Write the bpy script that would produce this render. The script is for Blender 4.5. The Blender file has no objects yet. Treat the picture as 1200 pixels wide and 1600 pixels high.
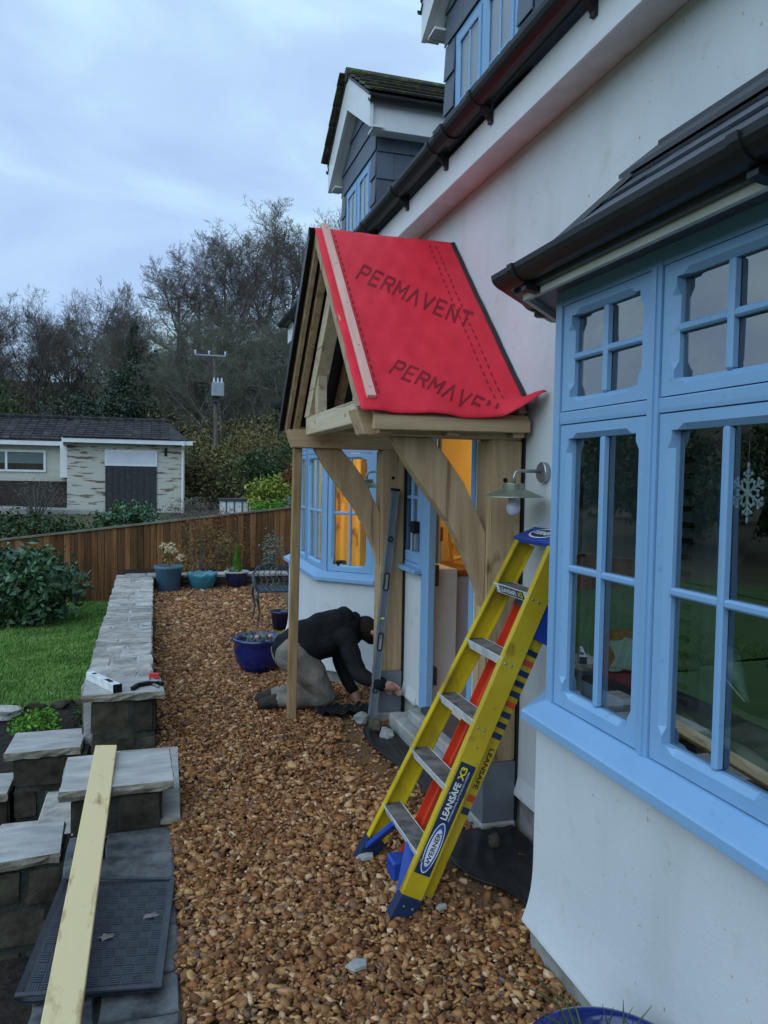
import bpy, bmesh, math, random
import numpy as np
from mathutils import Vector, Matrix
random.seed(7); rng = np.random.default_rng(7)
SC = bpy.context.scene
COL = SC.collection
rad = math.radians

# ------------------------------------------------------------------ camera
CAM_H = 1.75
YAW, PITCH, ROLL = rad(16.7), rad(-2.6), rad(-1.0)
_f = Vector((math.sin(YAW)*math.cos(PITCH), math.cos(YAW)*math.cos(PITCH), math.sin(PITCH)))
_r = Vector((math.cos(YAW), -math.sin(YAW), 0)); _u = _r.cross(_f)
_c, _s = math.cos(ROLL), math.sin(ROLL)
_r2 = _c*_r - _s*_u; _u2 = _s*_r + _c*_u
cd = bpy.data.cameras.new('camera'); cam = bpy.data.objects.new('camera', cd); COL.objects.link(cam)
cd.sensor_fit = 'HORIZONTAL'; cd.sensor_width = 36; cd.lens = 36; cd.clip_start = .05; cd.clip_end = 1500
m4 = Matrix((( _r2.x, _u2.x, -_f.x, 0), (_r2.y, _u2.y, -_f.y, 0), (_r2.z, _u2.z, -_f.z, CAM_H), (0, 0, 0, 1)))
cam.matrix_world = m4
SC.camera = cam
SC.render.resolution_x, SC.render.resolution_y = 768, 1024

# ------------------------------------------------------------------ world, sun, exposure
SUN_EL, SUN_ROT = 38, 234
world = bpy.data.worlds.new('World'); SC.world = world; world.use_nodes = True
wn, wl = world.node_tree.nodes, world.node_tree.links
wn.clear()
wo = wn.new('ShaderNodeOutputWorld'); bg = wn.new('ShaderNodeBackground'); bg.inputs['Strength'].default_value = .1
sky = wn.new('ShaderNodeTexSky'); sky.sky_type = 'NISHITA'; sky.sun_disc = False
sky.sun_elevation = rad(SUN_EL); sky.sun_rotation = rad(SUN_ROT); sky.dust_density = 2.0
tc = wn.new('ShaderNodeTexCoord'); mp = wn.new('ShaderNodeMapping'); mp.inputs['Scale'].default_value = (1.0, 1.0, 2.2)
mp.inputs['Location'].default_value = (.35, .1, .42)
nz = wn.new('ShaderNodeTexNoise'); nz.inputs['Scale'].default_value = 2.9; nz.inputs['Detail'].default_value = 7; nz.inputs['Roughness'].default_value = .5
nz.inputs['Distortion'].default_value = .4
cr = wn.new('ShaderNodeValToRGB'); e = cr.color_ramp.elements
e[0].position = .36; e[0].color = (4.2, 5.9, 9.0, 1); e[1].position = .64; e[1].color = (6.2, 8.8, 10.2, 1)
e2 = e.new(.5); e2.color = (4.9, 6.9, 9.6, 1)
mx = wn.new('ShaderNodeMix'); mx.data_type = 'RGBA'; mx.inputs[0].default_value = .93
wl.new(tc.outputs['Generated'], mp.inputs['Vector']); wl.new(mp.outputs[0], nz.inputs['Vector']); wl.new(nz.outputs['Fac'], cr.inputs['Fac'])
wl.new(sky.outputs[0], mx.inputs[6]); wl.new(cr.outputs[0], mx.inputs[7]); wl.new(mx.outputs[2], bg.inputs['Color']); wl.new(bg.outputs[0], wo.inputs[0])
sl = bpy.data.lights.new('sun', 'SUN'); sl.energy = 1.5; sl.angle = rad(80); sl.color = (.70, .87, 1)
so = bpy.data.objects.new('sun', sl); COL.objects.link(so)
_d = Vector((-.75, -.55, .75)).normalized()      # towards the light: high, over the garden
so.rotation_euler = _d.to_track_quat('Z', 'Y').to_euler(); so.location = (-4, -3, 9)
vs = SC.view_settings; vs.view_transform = 'Standard'; vs.look = 'None'; vs.exposure = 0.1; vs.gamma = 1

# ------------------------------------------------------------------ materials
def mat(name, col, rough=.6, var=.12, scale=6, bump=0., bscale=60, metal=0., stretch=(1, 1, 1), col2=None, island=0., orand=0.,
        spec=None, detail=4, lo=.35, hi=.65, bstretch=None, bdist=.01, ramp=None, rvar=0., spots=None):
    m = bpy.data.materials.new(name); m.use_nodes = True
    n, l = m.node_tree.nodes, m.node_tree.links
    b = n['Principled BSDF']
    b.inputs['Roughness'].default_value = rough; b.inputs['Metallic'].default_value = metal
    b.inputs['Specular IOR Level'].default_value = spec if spec is not None else (.5 if rough < .55 else .22)
    t = n.new('ShaderNodeTexCoord'); oi = n.new('ShaderNodeObjectInfo')
    ma = n.new('ShaderNodeVectorMath'); ma.operation = 'MULTIPLY_ADD'; ma.inputs[1].default_value = (9.7, 5.3, 7.1)
    l.new(oi.outputs['Random'], ma.inputs[0]); l.new(t.outputs['Object'], ma.inputs[2])
    mpn = n.new('ShaderNodeMapping'); mpn.inputs['Scale'].default_value = stretch; l.new(ma.outputs[0], mpn.inputs['Vector'])
    no = n.new('ShaderNodeTexNoise'); no.inputs['Scale'].default_value = scale; no.inputs['Detail'].default_value = detail; no.inputs['Roughness'].default_value = .6
    l.new(mpn.outputs[0], no.inputs['Vector'])
    r = n.new('ShaderNodeValToRGB'); el = r.color_ramp.elements
    if col2 is None:
        a = [max(0, c*(1-var)) for c in col]; bb = [min(1, c*(1+var)) for c in col]
    else: a, bb = col, col2
    el[0].position, el[1].position = lo, hi
    el[0].color = (*a, 1); el[1].color = (*bb, 1)
    l.new(no.outputs['Fac'], r.inputs['Fac'])
    out = r.outputs[0]
    if ramp:                                   # per-piece colour from a list
        g = n.new('ShaderNodeNewGeometry'); rr = n.new('ShaderNodeValToRGB'); rr.color_ramp.interpolation = 'LINEAR'
        ee = rr.color_ramp.elements
        while len(ee) < len(ramp): ee.new(.5)
        for i, c in enumerate(ramp):
            ee[i].position = i/(len(ramp)-1); ee[i].color = (*c, 1)
        l.new(g.outputs['Random Per Island'], rr.inputs['Fac'])
        mm = n.new('ShaderNodeMix'); mm.data_type = 'RGBA'; mm.blend_type = 'MULTIPLY'; mm.inputs[0].default_value = 1
        l.new(rr.outputs[0], mm.inputs[6]); l.new(out, mm.inputs[7]); out = mm.outputs[2]
    for (sc, a_, b_, dark, st) in (spots or ()):      # marks with a shape of their own: knots, stains, flecks
        mq_ = n.new('ShaderNodeMapping'); mq_.inputs['Scale'].default_value = st; l.new(ma.outputs[0], mq_.inputs['Vector'])
        ns = n.new('ShaderNodeTexNoise'); ns.inputs['Scale'].default_value = sc; ns.inputs['Detail'].default_value = 3; l.new(mq_.outputs[0], ns.inputs['Vector'])
        rs = n.new('ShaderNodeValToRGB'); rs.color_ramp.elements[0].position = a_; rs.color_ramp.elements[0].color = (1, 1, 1, 1); rs.color_ramp.elements[1].position = b_; rs.color_ramp.elements[1].color = (*dark, 1)
        l.new(ns.outputs['Fac'], rs.inputs['Fac']); mk = n.new('ShaderNodeMix'); mk.data_type = 'RGBA'; mk.blend_type = 'MULTIPLY'; mk.inputs[0].default_value = 1
        l.new(out, mk.inputs[6]); l.new(rs.outputs[0], mk.inputs[7]); out = mk.outputs[2]
    if island or orand:
        h = n.new('ShaderNodeHueSaturation'); mr = n.new('ShaderNodeMapRange')
        k = island or orand
        mr.inputs['To Min'].default_value = 1-k; mr.inputs['To Max'].default_value = 1+k
        if island:
            g = n.new('ShaderNodeNewGeometry'); l.new(g.outputs['Random Per Island'], mr.inputs[0])
        else: l.new(oi.outputs['Random'], mr.inputs[0])
        l.new(mr.outputs[0], h.inputs['Value']); l.new(out, h.inputs['Color']); out = h.outputs[0]
    l.new(out, b.inputs['Base Color'])
    if rvar:
        mr2 = n.new('ShaderNodeMapRange'); mr2.inputs['To Min'].default_value = rough-rvar; mr2.inputs['To Max'].default_value = rough+rvar
        l.new(no.outputs['Fac'], mr2.inputs[0]); l.new(mr2.outputs[0], b.inputs['Roughness'])
    if bump:
        nb = n.new('ShaderNodeTexNoise'); nb.inputs['Scale'].default_value = bscale; nb.inputs['Detail'].default_value = 5
        mb2 = n.new('ShaderNodeMapping'); mb2.inputs['Scale'].default_value = bstretch or stretch; l.new(ma.outputs[0], mb2.inputs['Vector']); l.new(mb2.outputs[0], nb.inputs['Vector'])
        bp = n.new('ShaderNodeBump'); bp.inputs['Strength'].default_value = bump; bp.inputs['Distance'].default_value = bdist
        l.new(nb.outputs['Fac'], bp.inputs['Height']); l.new(bp.outputs[0], b.inputs['Normal'])
    return m

def glass_mat(name, tint=(.72, .77, .77), rough=.0):
    m = bpy.data.materials.new(name); m.use_nodes = True
    n, l = m.node_tree.nodes, m.node_tree.links; n.remove(n['Principled BSDF'])
    tr = n.new('ShaderNodeBsdfTransparent'); tr.inputs[0].default_value = (*tint, 1)
    gl = n.new('ShaderNodeBsdfGlossy'); gl.inputs['Roughness'].default_value = rough
    fr = n.new('ShaderNodeFresnel'); fr.inputs['IOR'].default_value = 3.3
    mxs = n.new('ShaderNodeMixShader'); gb2 = n.new('ShaderNodeNewGeometry'); m1 = n.new('ShaderNodeMath'); m1.operation = 'SUBTRACT'; m1.inputs[0].default_value = 1; l.new(gb2.outputs['Backfacing'], m1.inputs[1])
    m2 = n.new('ShaderNodeMath'); m2.operation = 'MULTIPLY'; l.new(m1.outputs[0], m2.inputs[0]); l.new(fr.outputs[0], m2.inputs[1]); l.new(m2.outputs[0], mxs.inputs[0]); l.new(tr.outputs[0], mxs.inputs[1]); l.new(gl.outputs[0], mxs.inputs[2])
    l.new(mxs.outputs[0], n['Material Output'].inputs[0])
    return m

def translucent_mat(name, c1, c2, scale=14, stretch=(1, 1, 1), fac=.6):
    m = mat(name, c1, .9, col2=c2, scale=scale, stretch=stretch, lo=.52, hi=.62)
    n, l = m.node_tree.nodes, m.node_tree.links; b = n['Principled BSDF']
    tr = n.new('ShaderNodeBsdfTranslucent'); src = b.inputs['Base Color'].links[0].from_socket; l.new(src, tr.inputs[0])
    mxs = n.new('ShaderNodeMixShader'); mxs.inputs[0].default_value = fac
    l.new(b.outputs[0], mxs.inputs[1]); l.new(tr.outputs[0], mxs.inputs[2]); l.new(mxs.outputs[0], n['Material Output'].inputs[0])
    return m

def emit_mat(name, col, s):
    m = mat(name, col, .4); b = m.node_tree.nodes['Principled BSDF']
    b.inputs['Emission Color'].default_value = (*col, 1); b.inputs['Emission Strength'].default_value = s
    return m

K = {}
K['render'] = mat('white_render', (.55, .585, .61), .85, col2=(.62, .65, .67), scale=1.6, detail=8, bump=.25, bscale=70, bdist=.005, lo=.3, hi=.6, spots=((38, .70, .78, (.55, .55, .52), (1, 1, 1)), (2.2, .52, .72, (.93, .93, .91), (2, 2, .5)), (9, .62, .75, (.90, .89, .86), (1, 1, 1))))
K['plinth'] = mat('grey_plinth', (.20, .205, .19), .9, col2=(.36, .36, .34), scale=7, bump=.6, bscale=45)
K['blue'] = mat('pale_blue_paint', (.205, .378, .60), .45, col2=(.225, .405, .635), scale=3, bump=.22, bscale=60, stretch=(1, 1, .3), bdist=.003, orand=.04, spots=((30, .66, .76, (.80, .79, .76), (1, 1, 1)), (5, .56, .74, (.93, .93, .92), (1, 1, .3))))
K['white'] = mat('white_plastic', (.72, .73, .74), .35, var=.05, scale=3)
K['cream'] = mat('cream_paint', (.62, .61, .56), .6, var=.08, scale=4)
K['soffit'] = mat('soffit_white', (.68, .68, .68), .3, var=.1, scale=8, detail=8, bump=.05)
K['gutter'] = mat('black_plastic', (.010, .010, .011), .46, var=.3, scale=9, rvar=.1)
K['slate'] = mat('slate', (.075, .085, .105), .5, var=.25, scale=10, bump=.3, bscale=30, orand=.22, rvar=.12, bdist=.004)
K['cheek'] = mat('slate_cladding', (.085, .105, .14), .5, var=.15, scale=6, bump=.15, bscale=30, orand=.15, rvar=.1, bdist=.003)
K['mosstile'] = mat('mossy_tile', (.055, .05, .045), .9, col2=(.10, .12, .03), scale=16, bump=.8, bscale=50, orand=.25, lo=.5, hi=.62)
K['lead'] = mat('dark_lead', (.04, .042, .05), .5, var=.2, scale=8, bump=.3, bscale=20)
OAKA, OAKB = (.35, .23, .125), (.56, .39, .235)
def oak(name, axis, a=OAKA, b=OAKB, orand=.12):
    st = [9, 9, 9]; st[axis] = .7
    return mat(name, a, .72, col2=b, scale=2.6, stretch=st, detail=7, bump=.35, bscale=5, orand=orand, lo=.3, hi=.72, bdist=.006, spots=((6, .66, .74, (.38, .33, .28), [1 if i_ != axis else .55 for i_ in range(3)]), (2.4, .62, .66, (.62, .58, .54), [9 if i_ != axis else .35 for i_ in range(3)])))
K['oakx'], K['oaky'], K['oakz'] = oak('oak_x', 0), oak('oak_y', 1), oak('oak_z', 2)
K['oaklight'] = oak('oak_pale', 1, (.46, .36, .24), (.64, .52, .375))  # paler oak tone for the tie beam, principal rafters and struts
K['rafter'] = oak('oak_rafter', 2, (.32, .215, .13), (.52, .375, .24))
K['pine'] = mat('pine_plank', (.30, .19, .07), .6, col2=(.72, .58, .32), scale=2.6, stretch=(5, 1.6, 5), detail=5, bump=.15, bscale=6, lo=.26, hi=.42)
K['proptimber'] = mat('sawn_prop', (.20, .12, .055), .75, col2=(.40, .27, .14), scale=3, stretch=(6, 6, .8), detail=6, bump=.2, bscale=8, lo=.3, hi=.65)
K['batten'] = mat('pink_batten', (.60, .33, .27), .7, col2=(.72, .44, .37), scale=3, stretch=(8, 1, 1), bump=.15, bscale=10)
K['red'] = mat('red_membrane', (.62, .018, .034), .55, col2=(.70, .026, .046), scale=5, bump=.5, bscale=6, bdist=.014)
K['redprint'] = mat('membrane_print', (.25, .010, .02), .7, var=.15)
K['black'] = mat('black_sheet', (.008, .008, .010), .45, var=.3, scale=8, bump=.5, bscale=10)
K['greybase'] = mat('grey_post_shoe', (.15, .165, .19), .5, var=.12, scale=7, bump=.1)
K['concrete'] = mat('concrete', (.24, .235, .22), .9, col2=(.38, .375, .36), scale=6, bump=.6, bscale=50)
K['mortar'] = mat('mortar', (.36, .35, .335), .95, col2=(.48, .47, .45), scale=9, bump=.8, bscale=60)
K['darkmortar'] = mat('dark_mortar', (.022, .024, .02), .95, col2=(.06, .062, .05), scale=9, bump=.8, bscale=60)
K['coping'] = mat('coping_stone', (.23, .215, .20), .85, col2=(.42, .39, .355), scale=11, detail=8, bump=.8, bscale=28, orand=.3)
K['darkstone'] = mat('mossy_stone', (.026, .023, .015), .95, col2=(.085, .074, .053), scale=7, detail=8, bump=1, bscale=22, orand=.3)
K['flag'] = mat('flagstone', (.29, .28, .27), .75, col2=(.44, .43, .41), scale=4, stretch=(1, 3, 1), detail=8, bump=.4, bscale=18, orand=.06)
K['flagside'] = mat('riven_flag_edge', (.17, .15, .11), .95, col2=(.30, .27, .21), scale=14, bump=1, bscale=30)
K['soil'] = mat('soil', (.012, .010, .009), .95, col2=(.035, .027, .022), scale=20, bump=1, bscale=60)
K['gravelbase'] = mat('gravel_bed', (.09, .05, .025), .95, col2=(.22, .13, .065), scale=70, bump=1, bscale=120)
K['gravel'] = mat('gravel_stone', (.60, .60, .60), .68, col2=(1, 1, 1), scale=60, bump=.3, bscale=90, bdist=.002,
    ramp=[(0.056, 0.023, 0.011), (0.235, 0.086, 0.03), (0.381, 0.162, 0.055), (0.123, 0.049, 0.023), (0.482, 0.23, 0.085), (0.19, 0.072, 0.03), (0.594, 0.309, 0.125), (0.314, 0.118, 0.04), (0.202, 0.127, 0.09), (0.683, 0.392, 0.165), (0.157, 0.059, 0.024), (0.459, 0.216, 0.083), (0.784, 0.529, 0.32)])
K['grass'] = mat('grass_blade', (.10, .22, .042), .6, col2=(.20, .34, .085), scale=2.2, island=.35, detail=3)
K['lawnbase'] = mat('lawn_soil', (.05, .105, .026), .9, col2=(.075, .14, .035), scale=3, bump=.6, bscale=60)
K['terrain'] = mat('rough_ground', (.05, .055, .028), .95, col2=(.10, .09, .05), scale=.25, bump=.5, bscale=2, detail=8)
K['fence'] = mat('fence_board', (.11, .046, .018), .85, col2=(.26, .13, .055), scale=2.5, stretch=(12, 12, .7), detail=7, bump=.3, bscale=5, orand=.5, lo=.3, hi=.7)
K['fencecap'] = mat('fence_cap', (.14, .12, .085), .85, col2=(.22, .20, .15), scale=5, orand=.1)
K['bark'] = mat('bark', (.075, .072, .068), .95, col2=(.13, .125, .115), scale=2)
K['twig'] = mat('twigs', (.095, .083, .070), .95, col2=(.155, .135, .115), scale=.6, island=.2)
K['twigg'] = mat('lichen_twigs', (.12, .125, .09), .95, col2=(.19, .19, .15), scale=.6, island=.25)
K['ivy'] = mat('ivy_leaf', (.016, .038, .018), .5, col2=(.036, .07, .034), scale=.8, island=.45)
K['scrub'] = mat('scrub_leaf', (.10, .105, .040), .8, col2=(.22, .17, .080), scale=.16, island=.5)
K['thicket'] = mat('thicket_leaf', (.085, .095, .032), .8, col2=(.20, .145, .062), scale=.35, island=.45, lo=.4, hi=.62)
K['rust'] = mat('russet_leaf', (.10, .035, .015), .8, col2=(.22, .095, .035), scale=.8, island=.4)
K['laurel'] = mat('laurel_leaf', (.030, .075, .035), .3, col2=(.07, .15, .065), scale=2, island=.45)
K['hedge'] = mat('hedge_leaf', (.022, .045, .016), .6, col2=(.055, .09, .03), scale=1.2, island=.45)
K['limeleaf'] = mat('lime_leaf', (.14, .20, .025), .6, col2=(.28, .30, .06), scale=1.5, island=.35)
K['greyleaf'] = mat('grey_leaf', (.10, .14, .11), .6, col2=(.18, .22, .18), scale=2, island=.3)
K['conifer'] = mat('conifer_leaf', (.06, .17, .015), .6, col2=(.13, .29, .03), scale=6, island=.3)
K['dead'] = mat('dead_fern', (.13, .075, .028), .8, col2=(.24, .16, .06), scale=3, island=.4)
K['drybloom'] = mat('dry_bloom', (.50, .38, .22), .8, col2=(.68, .55, .36), scale=20, island=.25)
K['potblue'] = mat('cobalt_glaze', (.005, .012, .095), .14, col2=(.009, .02, .15), scale=5, spec=.7)
K['potteal'] = mat('teal_glaze', (.03, .16, .22), .25, col2=(.05, .23, .30), scale=5)
K['potslate'] = mat('slate_blue_plastic', (.045, .105, .16), .5, col2=(.06, .135, .20), scale=5)
K['potnavy'] = mat('navy_glaze', (.012, .014, .045), .25, col2=(.02, .022, .065), scale=5)
K['potrim'] = mat('pale_pot_rim', (.42, .38, .34), .6)
K['chairmetal'] = mat('verdigris_metal', (.02, .035, .05), .4, col2=(.05, .08, .105), scale=12, metal=.3)
K['yellow'] = mat('yellow_fibreglass', (.46, .315, .006), .48, col2=(.56, .39, .01), scale=4, bump=.06, bscale=150, bdist=.002, spots=((14, .64, .74, (.55, .5, .4), (1, 1, .4)), (45, .68, .75, (.4, .36, .3), (1, 1, 1))))
K['yellowdirty'] = mat('scuffed_yellow', (.30, .20, .02), .55, col2=(.58, .42, .012), scale=5, stretch=(1, 1, .6), detail=8, lo=.3, hi=.55)
K['ladblue'] = mat('blue_plastic', (.012, .05, .30), .4, col2=(.018, .065, .38), scale=8)
K['ladboot'] = mat('navy_rubber', (.012, .022, .06), .6, col2=(.02, .035, .09), scale=8)
K['ladred'] = mat('red_fibreglass', (.55, .045, .015), .45, col2=(.66, .06, .02), scale=5)
K['alu'] = mat('scuffed_aluminium', (.50, .51, .52), .5, col2=(.74, .75, .76), scale=14, metal=.0, detail=8, lo=.35, hi=.55)
K['treadtop'] = mat('muddy_tread', (.07, .065, .06), .8, col2=(.19, .175, .16), scale=16, detail=8, bump=.3, bscale=90)
K['navyprint'] = mat('navy_print', (.008, .022, .065), .4, var=.1)
K['blueprint'] = mat('blue_print', (.02, .07, .36), .4, var=.1)
K['whiteprint'] = mat('white_print', (.70, .72, .74), .5, var=.08, scale=30)
K['yellowprint'] = mat('yellow_print', (.75, .62, .03), .5, var=.08)
K['blackprint'] = mat('black_print', (.012, .012, .012), .5)
K['redsticker'] = mat('red_print', (.60, .05, .02), .5)
K['steel'] = mat('brushed_steel', (.34, .35, .36), .38, var=.15, scale=12, metal=.85)
K['shade'] = mat('galvanised_green', (.22, .25, .18), .4, col2=(.30, .33, .25), scale=5, metal=.6)
K['bulb'] = mat('milk_glass', (.62, .62, .72), .25)
K['levelgrey'] = mat('dark_anodised', (.20, .225, .25), .4, col2=(.28, .305, .33), scale=6, metal=.4)
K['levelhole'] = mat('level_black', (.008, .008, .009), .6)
K['vial'] = mat('green_vial', (.55, .75, .12), .2)
K['jacket'] = mat('black_jacket', (.007, .0075, .009), .8, col2=(.013, .0135, .016), scale=5, bump=.6, bscale=16, bdist=.02, spec=.15)
K['trouser'] = mat('khaki_trousers', (.14, .125, .105), .9, col2=(.25, .225, .19), scale=5, bump=.6, bscale=15, bdist=.02)
K['skin'] = mat('skin', (.42, .22, .16), .55, var=.12, scale=12)
K['hair'] = mat('dark_hair', (.022, .012, .009), .8, var=.4, scale=60, bump=1, bscale=90)
K['boot'] = mat('work_boot', (.035, .028, .022), .8, var=.3, scale=20)
K['mat'] = mat('rubber_mat', (.028, .033, .044), .5, col2=(.048, .055, .07), scale=9, bump=.3, bscale=120)
K['brick'] = mat('bungalow_cladding', (.16, .11, .09), .9, col2=(.50, .49, .42), scale=3.2, stretch=(.5, 1, 3.2), detail=8, bump=.4, bscale=9, lo=.40, hi=.47)
K['bungcream'] = mat('bungalow_cream', (.46, .455, .38), .85, col2=(.54, .53, .45), scale=3, stretch=(.4, 1, 3), bump=.3, bscale=8)
K['bungtile'] = mat('concrete_tile', (.022, .021, .023), .85, col2=(.075, .07, .068), scale=6, detail=9, island=.4, lo=.45, hi=.75)
K['darkwall'] = mat('dark_timber', (.035, .026, .024), .85, col2=(.055, .042, .038), scale=3, stretch=(1, 1, 6))
K['garage'] = mat('garage_mesh', (.03, .032, .036), .7, col2=(.055, .058, .062), scale=22)
K['blind'] = mat('white_blind', (.60, .64, .68), .8, var=.06, scale=2)
K['wood_pole'] = mat('pole_wood', (.075, .065, .055), .9, col2=(.15, .135, .115), scale=4, stretch=(6, 6, .6))
K['ceramic'] = mat('grey_enamel', (.26, .30, .33), .5, var=.1)
K['yellowsign'] = mat('yellow_sign', (.72, .48, .02), .6, var=.05)
K['glass'] = glass_mat('window_glass')
K['room'] = mat('room_plaster', (.22, .22, .22), .9, var=.06, scale=1)
K['roomyellow'] = mat('yellow_plaster', (.66, .43, .13), .9, var=.06, scale=1)
K['roomfloor'] = mat('room_floor', (.06, .045, .035), .7, var=.2, scale=3)
K['netcurtain'] = translucent_mat('grey_curtain', (.40, .43, .45), (.52, .55, .57), scale=6, stretch=(1, 1, .2), fac=.4)
K['ruffle'] = mat('curtain_heading', (.30, .33, .35), .9, var=.1)
K['orangecurtain'] = translucent_mat('orange_curtain', (.78, .42, .06), (.25, .10, .02), scale=11, stretch=(1, 1, .45), fac=.55)
K['innerblind'] = mat('pale_blind', (.78, .75, .73), .9, var=.05, scale=2)
K['varnish'] = mat('varnished_wood', (.16, .055, .02), .3, col2=(.24, .09, .035), scale=3, stretch=(1, 8, 8))
K['pinefurn'] = mat('yellow_pine', (.62, .36, .08), .45, col2=(.72, .45, .12), scale=4, stretch=(6, 6, 1))
K['greypanel'] = mat('grey_panel', (.36, .44, .58), .6, var=.05)
K['pinkcloth'] = mat('pink_cloth', (.50, .24, .26), .9, col2=(.62, .33, .34), scale=10)
K['cloth_olive'] = mat('olive_cushion', (.30, .30, .20), .9, col2=(.46, .45, .34), scale=9, bump=.5, bscale=14)
K['redbag'] = mat('red_bag', (.55, .05, .045), .6, var=.1)
K['paper'] = mat('crumpled_paper', (.62, .65, .66), .8, var=.1, bump=.8, bscale=14)
K['ornament'] = mat('grey_ornament', (.20, .25, .26), .25, col2=(.40, .46, .46), scale=9)
K['ornamentline'] = mat('ornament_line', (.72, .74, .74), .3)
K['crystal'] = mat('crystal', (.86, .89, .92), .15, var=.04)
K['sofa'] = mat('dark_sofa', (.018, .018, .022), .9, var=.3, scale=6)

# ------------------------------------------------------------------ mesh builder
class MB:
    def __init__(s): s.v = []; s.f = []
    def add(s, vs_, fs):
        o = len(s.v); s.v += [tuple(p) for p in vs_]; s.f += [tuple(i+o for i in f) for f in fs]; return s
    def box(s, x0, x1, y0, y1, z0, z1):
        return s.add([(x0, y0, z0), (x1, y0, z0), (x1, y1, z0), (x0, y1, z0), (x0, y0, z1), (x1, y0, z1), (x1, y1, z1), (x0, y1, z1)],
                     [(0, 3, 2, 1), (4, 5, 6, 7), (0, 1, 5, 4), (1, 2, 6, 5), (2, 3, 7, 6), (3, 0, 4, 7)])
    def hexa(s, bot, top):     # 4 bottom pts, 4 top pts, ccw from above
        return s.add(list(bot)+list(top), [(0, 3, 2, 1), (4, 5, 6, 7), (0, 1, 5, 4), (1, 2, 6, 5), (2, 3, 7, 6), (3, 0, 4, 7)])
    def beam(s, p0, p1, w, h, up=(0, 0, 1), w1=None, h1=None):
        p0, p1, up = Vector(p0), Vector(p1), Vector(up); d = (p1-p0).normalized(); sd = d.cross(up).normalized(); u = sd.cross(d)
        w1 = w1 or w; h1 = h1 or h
        q = []
        for p, a, b in ((p0, w, h), (p1, w1, h1)):
            for i, j in ((-1, -1), (1, -1), (1, 1), (-1, 1)): q.append(p+sd*(i*a/2)+u*(j*b/2))
        return s.add(q, [(0, 1, 2, 3), (7, 6, 5, 4), (0, 4, 5, 1), (1, 5, 6, 2), (2, 6, 7, 3), (3, 7, 4, 0)])
    def prism(s, poly, a, b, axis):      # poly in the two other axes (cyclic order), extruded a..b on axis
        n = len(poly); q = []
        for t in (a, b):
            for p in poly:
                c = [0, 0, 0]; c[axis] = t; c[(axis+1) % 3] = p[0]; c[(axis+2) % 3] = p[1]; q.append(c)
        return s.add(q, [tuple(range(n))[::-1], tuple(range(n, 2*n))]+[(i, (i+1) % n, n+(i+1) % n, n+i) for i in range(n)])
    def tube(s, pts, rr, n=8, caps=True):
        pts = [Vector(p) for p in pts]; m = len(pts)
        if not hasattr(rr, '__len__'): rr = [rr]*m
        o = len(s.v); ref = Vector((.13, .31, .94))
        u = None
        for i, p in enumerate(pts):
            d = (pts[min(i+1, m-1)]-pts[max(i-1, 0)])
            d = d.normalized() if d.length > 1e-9 else Vector((0, 0, 1))
            if u is None: u = d.cross(ref).normalized()
            u = (u-d*u.dot(d)).normalized(); w = d.cross(u)
            for k in range(n):
                a = 2*math.pi*k/n; s.v.append(tuple(p+(u*math.cos(a)+w*math.sin(a))*rr[i]))
        for i in range(m-1):
            for k in range(n):
                k2 = (k+1) % n; s.f.append((o+i*n+k, o+i*n+k2, o+(i+1)*n+k2, o+(i+1)*n+k))
        if caps: s.f += [tuple(o+k for k in range(n))[::-1], tuple(o+(m-1)*n+k for k in range(n))]
        return s
    def lathe(s, prof, c=(0, 0, 0), n=32, wave=None):
        o = len(s.v); m = len(prof)
        for j, (r, z) in enumerate(prof):
            for k in range(n):
                a = 2*math.pi*k/n; dz = wave(a, j) if wave else 0
                s.v.append((c[0]+r*math.cos(a), c[1]+r*math.sin(a), c[2]+z+dz))
        for j in range(m-1):
            for k in range(n):
                k2 = (k+1) % n; s.f.append((o+j*n+k, o+j*n+k2, o+(j+1)*n+k2, o+(j+1)*n+k))
        return s
    def ellipsoid(s, c, r, n=12, m=8, R=None):
        o = len(s.v)
        pts = []
        for j in range(m+1):
            t = math.pi*j/m
            for k in range(n):
                a = 2*math.pi*k/n
                p = Vector((r[0]*math.sin(t)*math.cos(a), r[1]*math.sin(t)*math.sin(a), r[2]*math.cos(t)))
                if R is not None: p = R @ p
                pts.append(tuple(p+Vector(c)))
        s.v += pts
        for j in range(m):
            for k in range(n):
                k2 = (k+1) % n; s.f.append((o+j*n+k, o+(j+1)*n+k, o+(j+1)*n+k2, o+j*n+k2))
        return s
    def sweep(s, path, prof, caps=True):     # path in XY, profile ring of (outward offset, z); outward = left of the path
        P = [Vector(p) for p in path]; m = len(P); n = len(prof); o = len(s.v)
        for i in range(m):
            d0 = (P[i]-P[i-1]).normalized() if i else None; d1 = (P[i+1]-P[i]).normalized() if i < m-1 else None
            if d0 is None: nn = Vector((-d1.y, d1.x)); k = 1
            elif d1 is None: nn = Vector((-d0.y, d0.x)); k = 1
            else:
                a, b = Vector((-d0.y, d0.x)), Vector((-d1.y, d1.x)); nn = (a+b).normalized(); k = 1/max(.2, nn.dot(a))
            for (q, z) in prof: s.v.append((P[i].x+nn.x*q*k, P[i].y+nn.y*q*k, z))
        for i in range(m-1):
            for j in range(n):
                j2 = (j+1) % n; s.f.append((o+i*n+j, o+i*n+j2, o+(i+1)*n+j2, o+(i+1)*n+j))
        if caps: s.f += [tuple(o+j for j in range(n))[::-1], tuple(o+(m-1)*n+j for j in range(n))]
        return s
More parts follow.
